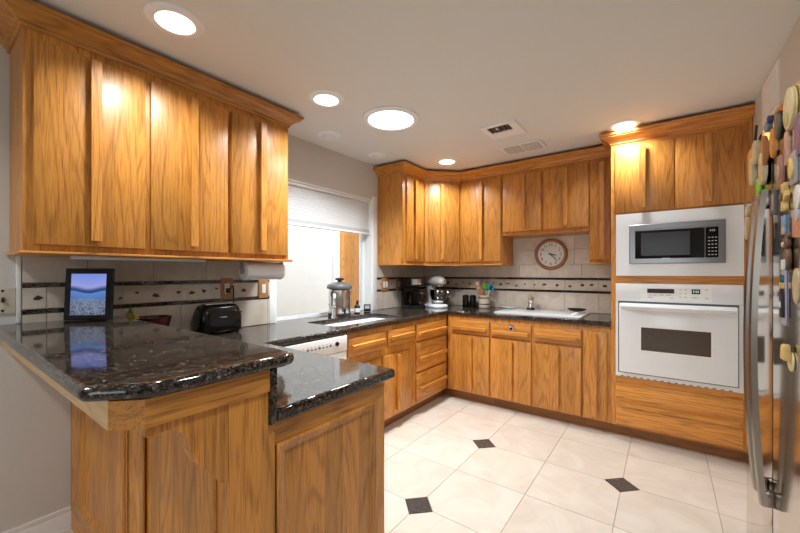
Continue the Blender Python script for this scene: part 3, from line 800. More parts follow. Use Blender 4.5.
# sink and faucet
sk = thing('kitchen_sink', 'white undermount sink below the window', 'sink', ((SX0 + SX1) / 2, (SY0 + SY1) / 2, CT - 0.22))
secs = []
for w_, z in ((0.024, CT - 0.0425), (0.024, CT - 0.055), (-0.004, CT - 0.055), (-0.012, CT - 0.20), (-0.05, CT - 0.215)):
    secs.append([(hole[0] + x, hole[1] + y, z) for x, y in rounded(SX1 - SX0 + 2 * w_, SY1 - SY0 + 2 * w_, 0.05)])
inn = []
for w_, z in ((-0.016, CT - 0.20), (0.003, CT - 0.06), (0.003, CT - 0.0425)):
    inn.append([(hole[0] + x, hole[1] + y, z) for x, y in rounded(SX1 - SX0 + 2 * w_, SY1 - SY0 + 2 * w_, 0.05)])
b = MB(); b.loft(secs[::-1][1:] if False else [secs[4], secs[3], secs[2], secs[1], secs[0], inn[2], inn[1], inn[0]], 0, caps=True)
b.build('basin', WHITE, sk)
b = MB(); b.lathe([(0, 0), (0.042, 0), (0.040, .004), (0.02, .002), (0, .001)], (hole[0], hole[1], CT - 0.1995), 0); b.build('drain', CHROME, sk)
fx, fy = -2.322, 2.190
fc = thing('kitchen_faucet', 'chrome single-lever faucet standing behind the sink in front of the steel urn', 'faucet', (fx, fy, CT))
b = MB(); b.lathe([(0, 0), (0.028, 0), (0.028, .010), (0.021, .020), (0.020, .10), (0.017, .105), (0, .105)], (fx, fy, CT + 0.0005)); b.build('base', CHROME, fc)
ex, ey = 0.74, -0.67
b = MB(); pts = [(fx, fy, CT + .10)]
for k in range(9):
    a = PI * k / 8; q = 0.045 - 0.045 * math.cos(a); pts.append((fx + ex * q, fy + ey * q, CT + 0.165 + 0.045 * math.sin(a)))
pts.append((fx + ex * .092, fy + ey * .092, CT + 0.12)); b.tube(pts, [0.013] * 9 + [0.015, 0.016], 0, 12); b.build('spout', CHROME, fc)
b = MB(); b.tube([(fx, fy - .018, CT + .085), (fx, fy - .040, CT + .095), (fx + .006, fy - .068, CT + .12)], [0.009, 0.008, 0.006]); b.build('lever', CHROME, fc)

# ------------------------------------------------------------------ ceiling lamps, daylight tube, covers, vents
def lamp(par, x, y, z, r, watts, col):
    L = bpy.data.lights.new('lamp_light', 'AREA'); L.shape = 'DISK'; L.size = 2 * r; L.energy = watts; L.color = col; L.spread = math.radians(135)
    o = bpy.data.objects.new('lamp_light', L); S.collection.objects.link(o); o.parent = par
    o.matrix_parent_inverse = Matrix()
    o.location = WM[par].inverted() @ Vector((x, y, z))
    return o
def downlight(x, y, label):
    t = thing('recessed_ceiling_light', label, 'ceiling light', (x, y, ZC - 0.012), 0, 'recessed ceiling lights')
    b = MB(); b.lathe([(0.078, 0.006), (0.078, 0.002), (0.084, 0.0), (0.108, 0.004), (0.117, 0.0105), (0.117, 0.0115), (0.078, 0.0115)], (x, y, ZC - 0.012), 0, 40); b.build('trim_ring', TRIMW, t)
    b = MB(); b.lathe([(0.0, 0.003), (0.06, 0.003), (0.077, 0.005), (0.077, 0.011), (0.0, 0.011)], (x, y, ZC - 0.012), 0, 32); b.build('lens', LENS, t)
    lamp(t, x, y, ZC - 0.014, 0.070, LAMP_W, LAMP_COL)
downlight(-1.760, 0.700, 'lit recessed ceiling light above the long wall cabinet, nearest of the four')
downlight(-1.762, 1.590, 'lit recessed ceiling light between the daylight tube and the end of the long wall cabinet')
downlight(-1.765, 3.195, 'lit recessed ceiling light in front of the diagonal corner cabinet')
downlight(-0.250, 3.205, 'lit recessed ceiling light half hidden by the oven tower crown')
downlight(-0.250, 0.750, 'added unseen recessed ceiling light over the floor between the bar end and the refrigerator')  # out-of-view lamp, added to brighten the right wall and refrigerator
downlight(-1.760, -0.60, 'added unseen recessed ceiling light behind the viewer on the bar side')  # out-of-view lamp, added for more light from the rear of the room
tx, ty = -1.607, 2.072
tb = thing('skylight_tube', 'large round bright daylight tube in a white ring on the ceiling', 'skylight', (tx, ty, ZC - 0.02))
b = MB(); b.lathe([(0.165, 0.012), (0.165, 0.004), (0.172, 0.0), (0.188, 0.002), (0.203, 0.012), (0.203, 0.0195), (0.165, 0.0195)], (tx, ty, ZC - 0.02), 0, 56); b.build('trim_ring', TRIMW, tb)
b = MB(); b.lathe([(0, 0.002), (0.10, 0.003), (0.15, 0.007), (0.164, 0.011), (0.164, 0.019), (0, 0.019)], (tx, ty, ZC - 0.02), 0, 48); b.build('diffuser', SKYLENS, tb)
lamp(tb, tx, ty, ZC - 0.024, 0.155, TUBE_W, (0.93, 0.975, 1.0))
def cover(x, y, r, label):
    t = thing('eyeball_light', label, 'ceiling light', (x, y, ZC - 0.014), 0, 'unlit white eyeball ceiling lights')
    b = MB(); b.lathe([(r * .56, 0.012), (r * .56, 0.003), (r * .62, 0.001), (r * .92, 0.006), (r, 0.0125), (r, 0.0135), (r * .56, 0.0135)], (x, y, ZC - 0.014), 0, 36); b.build('trim_ring', TRIMW, t)
    b = MB(); b.lathe([(0, -0.010), (r * .25, -0.009), (r * .42, -0.004), (r * .52, 0.004), (r * .54, 0.012), (0, 0.012)], (x, y, ZC - 0.014), 0, 28); b.build('eyeball', OFFW, t)
cover(-2.205, 2.025, 0.100, 'unlit round white ceiling fitting by the end of the long wall cabinet')
cover(-2.215, 2.640, 0.085, 'unlit round white ceiling fitting by the cabinet right of the window')
def skewbox(b, x0, x1, y0, y1, z0, z1, m=0, bev=0): b.box(x0, x1, y0, y1, z0, z1, m, bev=bev)
rg = thing('air_register', 'white ceiling register with dark louvres beyond the daylight tube', 'vent', (-1.02, 2.75, ZC - 0.012))
b = MB()
for q in ((-1.155, -1.115, 2.61, 2.885), (-0.945, -0.885, 2.61, 2.885), (-1.115, -0.945, 2.61, 2.645), (-1.115, -0.945, 2.765, 2.885)): b.box(q[0], q[1], q[2], q[3], ZC - 0.011, ZC - 0.001)
b.build('face_plate', TRIMW, rg)
MB().box(-1.1145, -0.9455, 2.6455, 2.7645, ZC - 0.003, ZC - 0.0012).build('dark_duct', BLACKM, rg)
for k in range(5):
    b = MB(); b.box(-1.113 + k * .036, -1.104 + k * .036, 2.647, 2.763, ZC - 0.010, ZC - 0.004); b.build('louvre', DKGREY, rg)
b = MB(); b.box(-1.05, -1.04, 2.665, 2.70, ZC - 0.016, ZC - 0.0105); b.build('damper_lever', OFFW, rg)
ef = thing('exhaust_fan_grille', 'beige double ceiling fan grille above the short cabinet with the clock below', 'vent', (-1.02, 3.235, ZC - 0.014))
b = MB(); b.prism(rounded(0.360, 0.250, 0.04), 0.012, Matrix.Translation((-1.018, 3.235, ZC - 0.0135)), 0)
b.build('cover', CREAM if False else OFFW, ef)
for xx in (-1.098, -0.938):
    b = MB(); b.prism(rounded(0.140, 0.180, 0.012), 0.002, Matrix.Translation((xx, 3.235, ZC - 0.0158)), 0)
    for k in range(9): b.box(xx - 0.066, xx + 0.066, 3.235 - 0.082 + k * .0195, 3.235 - 0.074 + k * .0195, ZC - 0.0175, ZC - 0.0157, 1)
    b.build('grille', [plain('shadow_grey', (0.30, 0.28, 0.26), 0.6), OFFW], ef)
gr = thing('return_air_grille', 'white louvred air grille high on the wall above the refrigerator', 'vent', (XR - 0.008, 2.815, 2.18))
b = MB(); b.box(XR - 0.008, XR - 0.0005, 2.63, 2.66, 2.17, 2.40); b.box(XR - 0.008, XR - 0.0005, 2.97, 3.0, 2.17, 2.40); b.box(XR - 0.008, XR - 0.0005, 2.66, 2.97, 2.37, 2.40); b.box(XR - 0.008, XR - 0.0005, 2.66, 2.97, 2.17, 2.20)
b.build('frame', TRIMW, gr)
b = MB()
for k in range(11): b.box(XR - 0.006, XR - 0.002, 2.661, 2.969, 2.205 + k * .015, 2.214 + k * .015)
b.box(XR - 0.0018, XR - 0.0006, 2.661, 2.969, 2.20, 2.37); b.build('louvres', TRIMW, gr)

# ------------------------------------------------------------------ window shade
sh = thing('window_shade', 'white pleated shade drawn a third of the way down the kitchen window', 'window shade', (XL - 0.03, (W0 + W1) / 2, 1.70), LF)
sw = W1 - W0 - 0.028; sx0 = -sw / 2
b = MB(); b.box(sx0, -sx0, -0.022, 0.022, 2.032 - 1.70, 2.0545 - 1.70, 0, bev=0.004); b.build('head_rail', OFFW, sh, local=True)
rows = []
n = 28
for k in range(n + 1):
    z = 0.052 + (0.330 - 0.052) * k / n; o = 0.003 if k % 2 else 0.0
    rows.append([(sx0 + .004, -o, z), (-sx0 - .004, -o, z)])
back = [[(p[0], p[1] + 0.012, p[2]) for p in r] for r in rows]
b = MB()
b.loft([[r[0], r[1], q[1], q[0]] for r, q in zip(rows, back)]); b.build('pleated_fabric', SHADE, sh, local=True, angle=10)
b = MB(); b.box(sx0, -sx0, -0.018, 0.018, 0.0, 0.020, 0, bev=0.004); b.build('bottom_rail', GREY if False else OFFW, sh, local=True)
b = MB(); b.box(sx0 + .004, -sx0 - .004, -0.008, 0.012, 0.0205, 0.0515); b.build('grey_hem', plain('grey_hem', (0.46, 0.47, 0.48), .8), sh, local=True)

# ------------------------------------------------------------------ wall plates
def plate(M, w_, h, label, kind, n=1, mat=None):
    mat = mat or WOODP
    loc = M @ Vector((0, 0, 0))
    t = thing('light_switch' if kind != 'outlet' else 'power_outlet', label, 'switch' if kind != 'outlet' else 'outlet', loc, math.atan2(M[1][0], M[0][0]))
    b = MB(); b.prism(rounded(w_, h, 0.004), 0.008, M, 0, bev=0.0015); b.build('cover_plate', mat, t)
    for k in range(n):
        ox = (k - (n - 1) / 2) * 0.046
        if kind == 'rocker':
            b = MB(); b.prism(rounded(0.032, 0.066, 0.003), 0.0035, M @ Matrix.Translation((ox, 0, 0.0078)), 0, bev=0.001); b.build('rocker', OFFW, t)
        elif kind == 'outlet':
            b = MB(); b.prism(rounded(0.034, 0.070, 0.006), 0.003, M @ Matrix.Translation((ox, 0, 0.0078)), 0)
            for oy in (-.02, .02):
                for q in (-.006, .006): b.prism([(q - .0012, oy - .005), (q + .0012, oy - .005), (q + .0012, oy + .005), (q - .0012, oy + .005)], 0.0006, M @ Matrix.Translation((ox, 0, 0.0107)), 1)
            b.build('socket', [OFFW, BLACK], t)
    return t
WOODP = plain('stained_wood_plate', (0.40, 0.20, 0.075), 0.4, noise=0.2, nscale=30)
XT = XL + 0.0105
plate(FACE(XT, 1.295, 1.196, LF), 0.082, 0.145, 'wooden outlet plate behind the black toaster with its plug in', 'outlet')
plate(FACE(XT, 1.576, 1.186, LF), 0.080, 0.138, 'wooden plate with one white rocker switch, under the paper roll', 'rocker')
plate(FACE(XT, 3.045, 1.180, LF), 0.118, 0.140, 'wooden double switch plate right of the window', 'rocker', 2)
plate(FACE(XT, 3.285, 1.180, LF), 0.078, 0.138, 'wooden outlet plate partly hidden by the coffee maker', 'outlet')
tg = plate(FACE(XL + 0.0005, 0.225, 1.175, LF), 0.130, 0.120, 'cream switch plate on the painted wall left of the tiles', 'toggle', 0, CREAM)
for oy in (0.0,):
    b = MB(); b.box(XL + 0.0085, XL + 0.022, 0.244, 0.254, 1.170, 1.192, bev=0.002); b.build('toggle', BLACKM, tg)
for z in (1.130, 1.222):
    b = MB(); b.lathe([(0, 0), (0.006, 0), (0.005, .002), (0, .002)], (XL + 0.0085, 0.249, z), 0, 12, axis='x'); b.build('screw', BLACKM, tg)

# ------------------------------------------------------------------ refrigerator
RX = 0.262; RY0, RY1, RYS = 1.090, 2.020, 1.580
RF = thing('refrigerator', 'stainless steel side-by-side refrigerator covered in magnets at the right edge', 'refrigerator', (0.75, 1.555, 0))
MB().box(0.340, 1.200, RY0 + .006, RY1 - .006, 0.09, 1.768, 0, bev=0.006).build('body', DKGREY, RF)
b = MB(); b.box(0.36, 1.18, RY0 + .02, RY1 - .02, 0.0, 0.089); b.build('base', BLACKM, RF)
def fdoor(y0, y1):
    b = MB(); secs = []
    for z, ins in ((0.10, .004), (0.104, 0), (1.776, 0), (1.782, .005)):
        row = [(0.336, y0, z), (0.336, y1, z)]
        for k in range(9):
            u = 1 - k / 8; y = y0 + (y1 - y0) * u; r = 0.010
            dx = 0 if 0 < k < 8 else 0.006
            row.append((RX + dx + ins, y, z))
        secs.append(row)
    b.loft(secs); return b.build('door', STEELD, RF, angle=25)
dn = fdoor(RY0, RYS - 0.004); dfar = fdoor(RYS + 0.004, RY1)
MB().box(RX + 0.012, 0.335, RYS - 0.0035, RYS + 0.0035, 0.11, 1.77).build('door_gasket', DKGREY, RF)
def handle(par, y):
    b = MB(); secs = []
    n = 20; z0, z1 = 0.600, 1.555
    for k in range(n + 1):
        u = k / n; z = z0 + (z1 - z0) * u
        bow = 0.012 + 0.024 * math.sin(PI * u) ** 0.75
        x = RX - bow
        secs.append([(x, y - .013, z), (x - .014, y - .010, z), (x - .018, y, z), (x - .014, y + .010, z), (x, y + .013, z)])
    b.loft(secs)
    for za in (z0, z1 - 0.045): b.box(RX - 0.022, RX + 0.001, y - .012, y + .012, za, za + 0.045, 0, bev=0.003)
    return b.build('door_handle', STEELH, par)
handle(dn, RYS - 0.045); handle(dfar, RYS + 0.050)

MCOL = {}
def mcol(name, c, rough=0.45, metal=0.0, n=0.25, sc=40):
    if name not in MCOL: MCOL[name] = plain(name, c, rough, metal, noise=n, nscale=sc)
    return MCOL[name]
CRM = mcol('cream_magnet', (0.66, 0.55, 0.33)); GLD = mcol('gold_magnet', (0.70, 0.50, 0.18), 0.35); ORG = mcol('orange_magnet', (0.62, 0.26, 0.07))
OLV = mcol('olive_magnet', (0.12, 0.11, 0.06)); BLK = mcol('black_magnet', (0.015, 0.015, 0.018)); NVY = mcol('navy_magnet', (0.03, 0.05, 0.13))
PNK = mcol('pinkish_print', (0.52, 0.33, 0.26), n=.6, sc=90); PUR = mcol('purple_print', (0.20, 0.13, 0.24), n=.7, sc=70); REDB = mcol('reddish_pot', (0.33, 0.16, 0.11), n=.5)
WHT = mcol('white_ceramic', (0.70, 0.69, 0.68), 0.3); BRN = mcol('brown_resin', (0.15, 0.08, 0.04), 0.5, n=.5); BLU = mcol('blue_print', (0.22, 0.36, 0.55), n=.5, sc=80)
FCE = RX - 0.0005
MG = 'magnets on the refrigerator doors'
def FM(y, z, out=0.0):          # face of the refrigerator doors, looking along +X
    return FACE(FCE - out, y, z, -LF)
def ell(a, c, n=22): return [(a * math.cos(2 * PI * k / n), c * math.sin(2 * PI * k / n)) for k in range(n)]
def mag(name, label, cat, y, z, parts):
    """parts: (name, polygon, thickness, material, dy, dz, out, bevel)"""
    t = thing(name, label, cat, (FCE, y, z), 0, MG)
    for pn_, poly, th, m, dy, dz, out, bev in parts:
        b = MB(); b.prism([(px * .85, pz) for px, pz in poly], th * .6, FM(y + dy, z + dz, out * .6), 0, bev=bev * .6); b.build(pn_, m, t)
    return t
R_ = rounded
mag('plate_magnet', 'big round cream and gold plate magnet at the top right of the refrigerator', 'magnet', 1.325, 1.722, [('plate', ell(.052, .052), .012, CRM, 0, 0, 0.006, .004), ('rim', ell(.0545, .0545), .006, GLD, 0, 0, 0, .002), ('picture', ell(.026, .018), .002, mcol('green_print', (.38, .40, .16)), .004, -.024, .018, .0005)])
mag('round_magnet', 'dark olive round magnet left of the big gold plate', 'magnet', 1.450, 1.720, [('disc', ell(.030, .036), .016, OLV, 0, 0, 0, .005), ('rim', ell(.034, .040), .006, BLK, 0, 0, 0, .002)])
mag('bird_magnet', 'blue and grey bird magnet near the top of the far door', 'magnet', 1.560, 1.752, [('body', ell(.034, .015), .020, mcol('slate_blue', (.16, .21, .30)), 0, 0, 0, .005), ('head', ell(.012, .012), .022, NVY, -.028, .014, 0, .004)])
mag('hook_magnet', 'black winged magnet sticking up beside the pale wall', 'magnet', 1.765, 1.790 - .05, [('base', R_(.05, .03, .008), .018, NVY, 0, 0, 0, .004), ('wing', [(-.010, 0), (.012, .0), (.050, .075), (.036, .080)], .012, BLK, .01, .0, .004, .003)])
mag('orange_magnet', 'bright orange oval magnet under the dark olive one', 'magnet', 1.488, 1.682, [('oval', ell(.022, .044), .022, ORG, 0, 0, 0, .008)])
mag('orange_magnet', 'darker orange-brown pod magnet on the far door', 'magnet', 1.612, 1.690, [('oval', ell(.026, .052), .022, mcol('rust_magnet', (.48, .19, .06)), 0, 0, 0, .008)])
for y, z, a, c, lab in ((1.735, 1.722, .034, .040, 'cream shell-like magnet uppermost at the far edge of the far door'), (1.790, 1.668, .034, .050, 'tall cream magnet low at the far edge of the far door'), (1.630, 1.640, .032, .052, 'pale yellow tall magnet above the handle of the far door')):
    mag('cream_magnet', lab, 'magnet', y, z, [('block', R_(2 * a, 2 * c, a * .8), .024, CRM, 0, 0, 0, .006)])
mag('photo_magnet', 'slim pinkish picture magnet below the big gold plate', 'magnet', 1.368, 1.634, [('picture', R_(.050, .088, .004), .007, PNK, 0, 0, 0, .001)])
mag('postcard_magnet', 'purple postcard magnet at the right edge below the gold plate', 'magnet', 1.275, 1.640, [('card', R_(.070, .100, .002), .005, PUR, 0, 0, 0, .001)])
mag('pot_magnet', 'reddish pot-shaped magnet in the middle of the near door top', 'magnet', 1.425, 1.583, [('pot', [(-.030, -.045), (.030, -.045), (.036, .0), (.020, .045), (-.020, .045), (-.036, 0)], .014, REDB, 0, 0, 0, .003), ('label', ell(.014, .020), .003, PNK, 0, 0, .014, .001)])
mag('frame_magnet', 'small grey framed magnet with a golden figure', 'magnet', 1.308, 1.566, [('frame', R_(.060, .080, .003), .008, GREY, 0, 0, 0, .001), ('figure', ell(.016, .026), .010, GLD, 0, 0, .008, .003)])
mag('frog_magnet', 'lime green magnet just above the top of the far handle', 'magnet', 1.690, 1.588, [('body', ell(.026, .034), .022, LIME, 0, 0, 0, .006), ('foot', ell(.020, .012), .016, LIME, .01, -.035, 0, .004)])
mag('flower_magnet', 'golden flower magnet under the reddish pot', 'magnet', 1.375, 1.506, [('petals', [((.026 + .009 * math.cos(6 * a)) * math.cos(a), (.034 + .009 * math.cos(6 * a)) * math.sin(a)) for a in [2 * PI * k / 36 for k in range(36)]], .018, GLD, 0, 0, 0, .003), ('centre', ell(.010, .012), .008, BRN, 0, 0, .018, .003)])
mag('ceramic_magnet', 'white and grey ceramic magnet at the right picture edge', 'magnet', 1.262, 1.476, [('shell', ell(.028, .030), .014, WHT, 0, 0.01, 0, .005), ('foot', ell(.018, .018), .012, mcol('pale_grey', (.45, .46, .50)), .006, -.028, 0, .004)])
mag('photo_frame_magnet', 'small black framed photo hanging by the top of the near handle', 'magnet', 1.515, 1.512, [('frame', R_(.064, .070, .002), .010, BLKF := mcol('pewter_frame', (.13, .13, .12), .4), 0, 0, 0, .0015), ('photo', R_(.044, .050, .001), .001, PNK, 0, 0, .010, .0003)])
mag('picture_magnet', 'blue and pink picture magnet under the golden flower', 'magnet', 1.405, 1.434, [('picture', R_(.046, .052, .002), .006, BLU, 0, 0, 0, .001), ('lower_print', R_(.040, .020, .002), .001, PNK, 0, -.014, .006, .0003)])
mag('card_magnet', 'orange postcard magnet tilted at the right edge', 'magnet', 1.283, 1.418, [('card', [(-.045, -.024), (.040, -.030), (.046, .020), (-.040, .034)], .005, mcol('orange_print', (.55, .24, .13), n=.5, sc=60), 0, 0, 0, .001)])
bm_ = mag('bear_magnet', 'brown bear figurine magnet holding a white sign', 'magnet', 1.345, 1.352, [('body', ell(.022, .030), .020, BRN, 0, -.012, 0, .008), ('head', ell(.017, .018), .022, BRN, 0, .030, 0, .008), ('muzzle', ell(.008, .007), .006, CRM, 0, .026, .022, .002), ('sign', R_(.032, .026, .002), .006, WHT, 0.004, -.026, .020, .001)])
for dy in (-.016, .016):
    b = MB(); b.prism(ell(.007, .007, 12), .010, FM(1.345 + dy * .8, 1.352 + .049), 0, bev=.003); b.build('ear', BRN, bm_)
mag('bottle_magnet', 'small bottle magnet on a purple card in clear wrapping', 'magnet', 1.405, 1.238, [('card', R_(.056, .150, .003), .003, mcol('lilac_wrap', (.42, .38, .50), .2), 0, 0, 0, .0008), ('bottle', [(-.014, -.055), (.014, -.055), (.014, .005), (.006, .022), (.006, .045), (-.006, .045), (-.006, .022), (-.014, .005)], .012, BLK, 0, 0, .003, .003), ('cap', R_(.014, .018, .003), .013, mcol('foil_green', (.03, .12, .10), .3), 0, .052, .003, .003), ('neck_label', R_(.013, .018, .002), .013, GLD, 0, .032, .0035, .002), ('label', ell(.010, .009), .001, WHT, 0, -.02, .015, .0003)])
mag('round_magnet', 'round brown and beige magnet right of the wrapped bottle', 'magnet', 1.272, 1.272, [('disc', ell(.034, .044), .012, mcol('beige_print', (.47, .36, .22), n=.6, sc=60), 0, 0, 0, .004)])
mag('hat_magnet', 'yellow straw hat magnet alone on the lower near door', 'magnet', 1.335, 1.088, [('brim', ell(.036, .026), .006, CRM, 0, -.010, 0, .002), ('crown', [(-.022, -.008), (.022, -.008), (.014, .028), (0, .034), (-.014, .028)], .026, mcol('straw', (.62, .43, .15)), 0, 0, .006, .006)])
lc = mag('lace_magnet', 'cream lacy ornament hanging at the far edge beyond the handles', 'magnet', 1.890, 1.490, [('top_ring', ell(.022, .022), .022, CRM, 0, .05, 0, .005), ('drop', ell(.024, .044), .024, CRM, 0, -.015, 0, .006)])

# ------------------------------------------------------------------ things on the bar and the left counter
fl_ = thing('digital_photo_frame', 'black digital photo frame showing a lake at dusk, on the raised bar', 'photo frame', (-2.299, 0.515, 1.0672), 0.68)
TL = Matrix.Rotation(-0.06, 4, 'X')
b = MB(); b.rings(TL, -0.112, 0.112, 0.002, 0.260, [(0, -0.016), (0, 0.0), (0.003, 0.003), (0.026, 0.003), (0.027, -0.002)], 0); b.build('frame', BLACK, fl_, local=True)
m, nt, bs = newmat('lake_picture'); L = nt.links.new
tc = N(nt, 'ShaderNodeTexCoord'); sp = N(nt, 'ShaderNodeSeparateXYZ'); L(tc.outputs['Generated'], sp.inputs[0])
rp = N(nt, 'ShaderNodeValToRGB'); e = rp.color_ramp.elements
e[0].position = 0; e[0].color = (0.03, 0.05, 0.09, 1); e[1].position = 1; e[1].color = (0.20, 0.30, 0.82, 1)
for p, c in ((0.30, (0.10, 0.13, 0.22, 1)), (0.42, (0.09, 0.20, 0.52, 1)), (0.55, (0.12, 0.26, 0.66, 1)), (0.565, (0.02, 0.05, 0.17, 1)), (0.62, (0.03, 0.08, 0.27, 1)), (0.70, (0.36, 0.38, 0.80, 1)), (0.84, (0.26, 0.34, 0.82, 1))):
    q = e.new(p); q.color = c
rid = N(nt, 'ShaderNodeMath', operation='COSINE'); mu = N(nt, 'ShaderNodeMath', operation='MULTIPLY'); L(sp.outputs[0], mu.inputs[0]); mu.inputs[1].default_value = 2 * PI; L(mu.outputs[0], rid.inputs[0])
rm = N(nt, 'ShaderNodeMath', operation='MULTIPLY_ADD'); L(rid.outputs[0], rm.inputs[0]); rm.inputs[1].default_value = -0.035; L(sp.outputs[2], rm.inputs[2])
L(rm.outputs[0], rp.inputs[0])
vo = N(nt, 'ShaderNodeTexVoronoi'); vo.inputs['Scale'].default_value = 150; L(tc.outputs['Object'], vo.inputs['Vector'])
lt = N(nt, 'ShaderNodeMath', operation='LESS_THAN'); L(sp.outputs[2], lt.inputs[0]); lt.inputs[1].default_value = 0.40
pv = N(nt, 'ShaderNodeMath', operation='MULTIPLY'); L(lt.outputs[0], pv.inputs[0])
cr = N(nt, 'ShaderNodeMapRange'); cr.inputs[1].default_value = 0.15; cr.inputs[2].default_value = 0.75; sc_ = N(nt, 'ShaderNodeSeparateColor'); L(vo.outputs['Color'], sc_.inputs[0]); L(sc_.outputs[0], cr.inputs[0]); L(cr.outputs[0], pv.inputs[1])
mx = N(nt, 'ShaderNodeMix', data_type='RGBA'); L(pv.outputs[0], mx.inputs[0]); L(rp.outputs[0], mx.inputs[6]); mx.inputs[7].default_value = (0.22, 0.27, 0.38, 1)
bs.inputs['Base Color'].default_value = (0.01, 0.01, 0.01, 1); bs.inputs['Roughness'].default_value = 0.12
L(mx.outputs[2], bs.inputs['Emission Color']); bs.inputs['Emission Strength'].default_value = 0.75
b = MB(); b.box(-0.0855, 0.0855, 0.0012, 0.004, 0.0285, 0.2335, M=TL); b.build('screen', m, fl_, local=True)
b = MB(); b.box(-0.02, 0.02, 0.016, 0.024, 0.004, 0.17, M=TL); b.prism([(0.02, 0.002), (0.10, 0.002), (0.10, 0.008), (0.026, 0.15)], 0.03, Matrix.Translation((-0.015, 0, 0)) @ Matrix.Rotation(PI / 2, 4, 'Z') @ Matrix.Rotation(PI / 2, 4, 'X')); b.build('easel_leg', BLACKM, fl_, local=True)

# bowl with bananas
bx, by = -2.320, 0.805
b = MB(); b.lathe([(0, 0), (0.055, 0), (0.058, .006), (0.050, .014), (0.070, .05), (0.088, .115), (0.094, .143), (0.090, .144), (0.084, .118), (0.064, .056), (0.04, .022), (0, .018)], (bx, by, CT + 0.0006), 0, 40)
tag(b.build('fruit_bowl', RED, None, angle=60), 'dark red bowl on the counter behind the raised bar', 'bowl')
for k, (dy, lean, lab) in enumerate(((-0.055, -0.02, 'banana nearest the photo frame, leaning beside the dark red bowl'), (-0.030, 0.012, 'middle banana of the small bunch beside the dark red bowl'), (-0.006, 0.045, 'banana of the bunch that touches the dark red bowl side, nearest the toaster'))):
    pts = []; rs = []
    P0 = Vector((bx - 0.066, by - 0.084, CT + 0.188)); 
    for i in range(10):
        u = i / 9
        pts.append((P0.x + 0.008 * (k - 1) - (0.016 * (2 - k) - .004) * math.sin(u * 1.9), P0.y + (-0.004 + 0.016 * k) * u + (lean + 0.004) * 0.35 * math.sin(u * PI), P0.z - 0.170 * u))
        rs.append([.005, .007, .012, .0155, .0165, .0165, .016, .0145, .011, .005][i])
    o = MB().tube(pts[1:], rs[1:], 0, 10).build('banana', YELLOW, None, angle=60)
    tag(o, lab, 'banana', 'bananas beside the dark red bowl')
    MB().tube([(p[0], p[1], p[2]) for p in (Vector(pts[0]) + Vector((0.001 * k, 0, .012)), Vector(pts[0]), Vector(pts[1]))], [.004, .0045, .0065], 0, 8).build('stalk', GREENY, o)

# toaster
tt = thing('toaster', 'black two-slot toaster on the counter below the wooden outlet plate', 'toaster', (-2.345, 1.178, CT + 0.0006), LF)
def shell(x0, x1, y0, y1, z0, z1, r):
    b = MB(); secs = []
    for z, ins in ((z0, .012), (z0 + .012, .0), (z0 + (z1 - z0) * .55, 0), (z1 - r, .004), (z1 - r * .45, .012), (z1 - r * .12, .026), (z1, .048)):
        secs.append([((x0 + x1) / 2 + px, (y0 + y1) / 2 + py, z) for px, py in rounded(x1 - x0 - 2 * ins, y1 - y0 - 2 * ins, 0.036)])
    b.loft(secs); return b
shell(-0.130, 0.136, -0.085, 0.075, 0.010, 0.192, 0.06).build('body', BLACK, tt, local=True, angle=50)
b = MB()
for yy in (-0.032, 0.022): b.box(-0.085, 0.085, yy - .009, yy + .009, 0.1895, 0.1935)
b.build('slot_trim', STEEL, tt, local=True)
for px in (-.105, .105):
    for py in (-.06, .05): MB().cyl((px, py, 0), .012, .011).build('foot', BLACKM, tt, local=True)
MB().box(-0.022, 0.022, -0.0875, -0.0845, 0.105, 0.113, bev=.001).build('badge', STEEL, tt, local=True)
b = MB(); b.prism(rounded(.17, .10, .03), .004, FACE(0.0, -0.083, 0.10)); b.build('front_panel', GLASSB, tt, local=True)
b = MB(); b.box(0.137, 0.156, -.03, .02, .12, .135, bev=.004); b.build('lever', BLACK, tt, local=True)
b = MB(); b.lathe([(0, 0), (.014, 0), (.012, .012), (0, .013)], (0, 0, 0), axis='x', M=Matrix.Translation((.137, .03, .07))); b.build('dial', BLACK, tt, local=True)
b = MB()
b.box(XT + .010, XT + .034, 1.284, 1.306, 1.165, 1.200, 0, bev=.004)
b.tube([(XT + .034, 1.296, 1.182), (XT + .05, 1.302, 1.21), (XT + .045, 1.318, 1.215), (XT + .03, 1.330, 1.17), (XT + .022, 1.332, 1.08), (XT + .022, 1.330, .98), (XT + .025, 1.322, .935), (XT + .06, 1.308, .925), (XT + .085, 1.290, .935)], .0045, 0, 8)
b.build('power_cord', BLACK, tt)

# paper roll under the cabinet
pr_ = thing('paper_towel_roll', 'silver-grey wrapped paper towel roll hanging under the end of the long wall cabinet', 'paper towel', (-2.215, 1.425, 1.27))
b = MB(); b.lathe([(0.020, -0.142), (0.058, -0.142), (0.0615, -0.138), (0.0615, 0.138), (0.058, 0.142), (0.020, 0.142)], (-2.215, 1.425, 1.318), 0, 40, axis='y'); b.build('roll', PEWTER, pr_)
b = MB(); b.lathe([(0.019, -0.1425), (0.019, 0.1425), (0.016, .1425), (0.016, -.1425)], (-2.215, 1.425, 1.318), 0, 20, axis='y'); b.build('cardboard_core', WOODL, pr_)
for q in (-1, 1):
    b = MB(); b.prism(rounded(0.034, 0.085, .012), 0.006, FACE(-2.215, 1.425 + q * .150 - .003, 1.340, PI)); b.lathe([(0, -.016), (.013, -.016), (.013, .0), (0, .0)], (-2.215, 1.425 + q * .146 + (.008 if q < 0 else -.0), 1.318), axis='y')
    b.build('bracket', GREY, pr_)

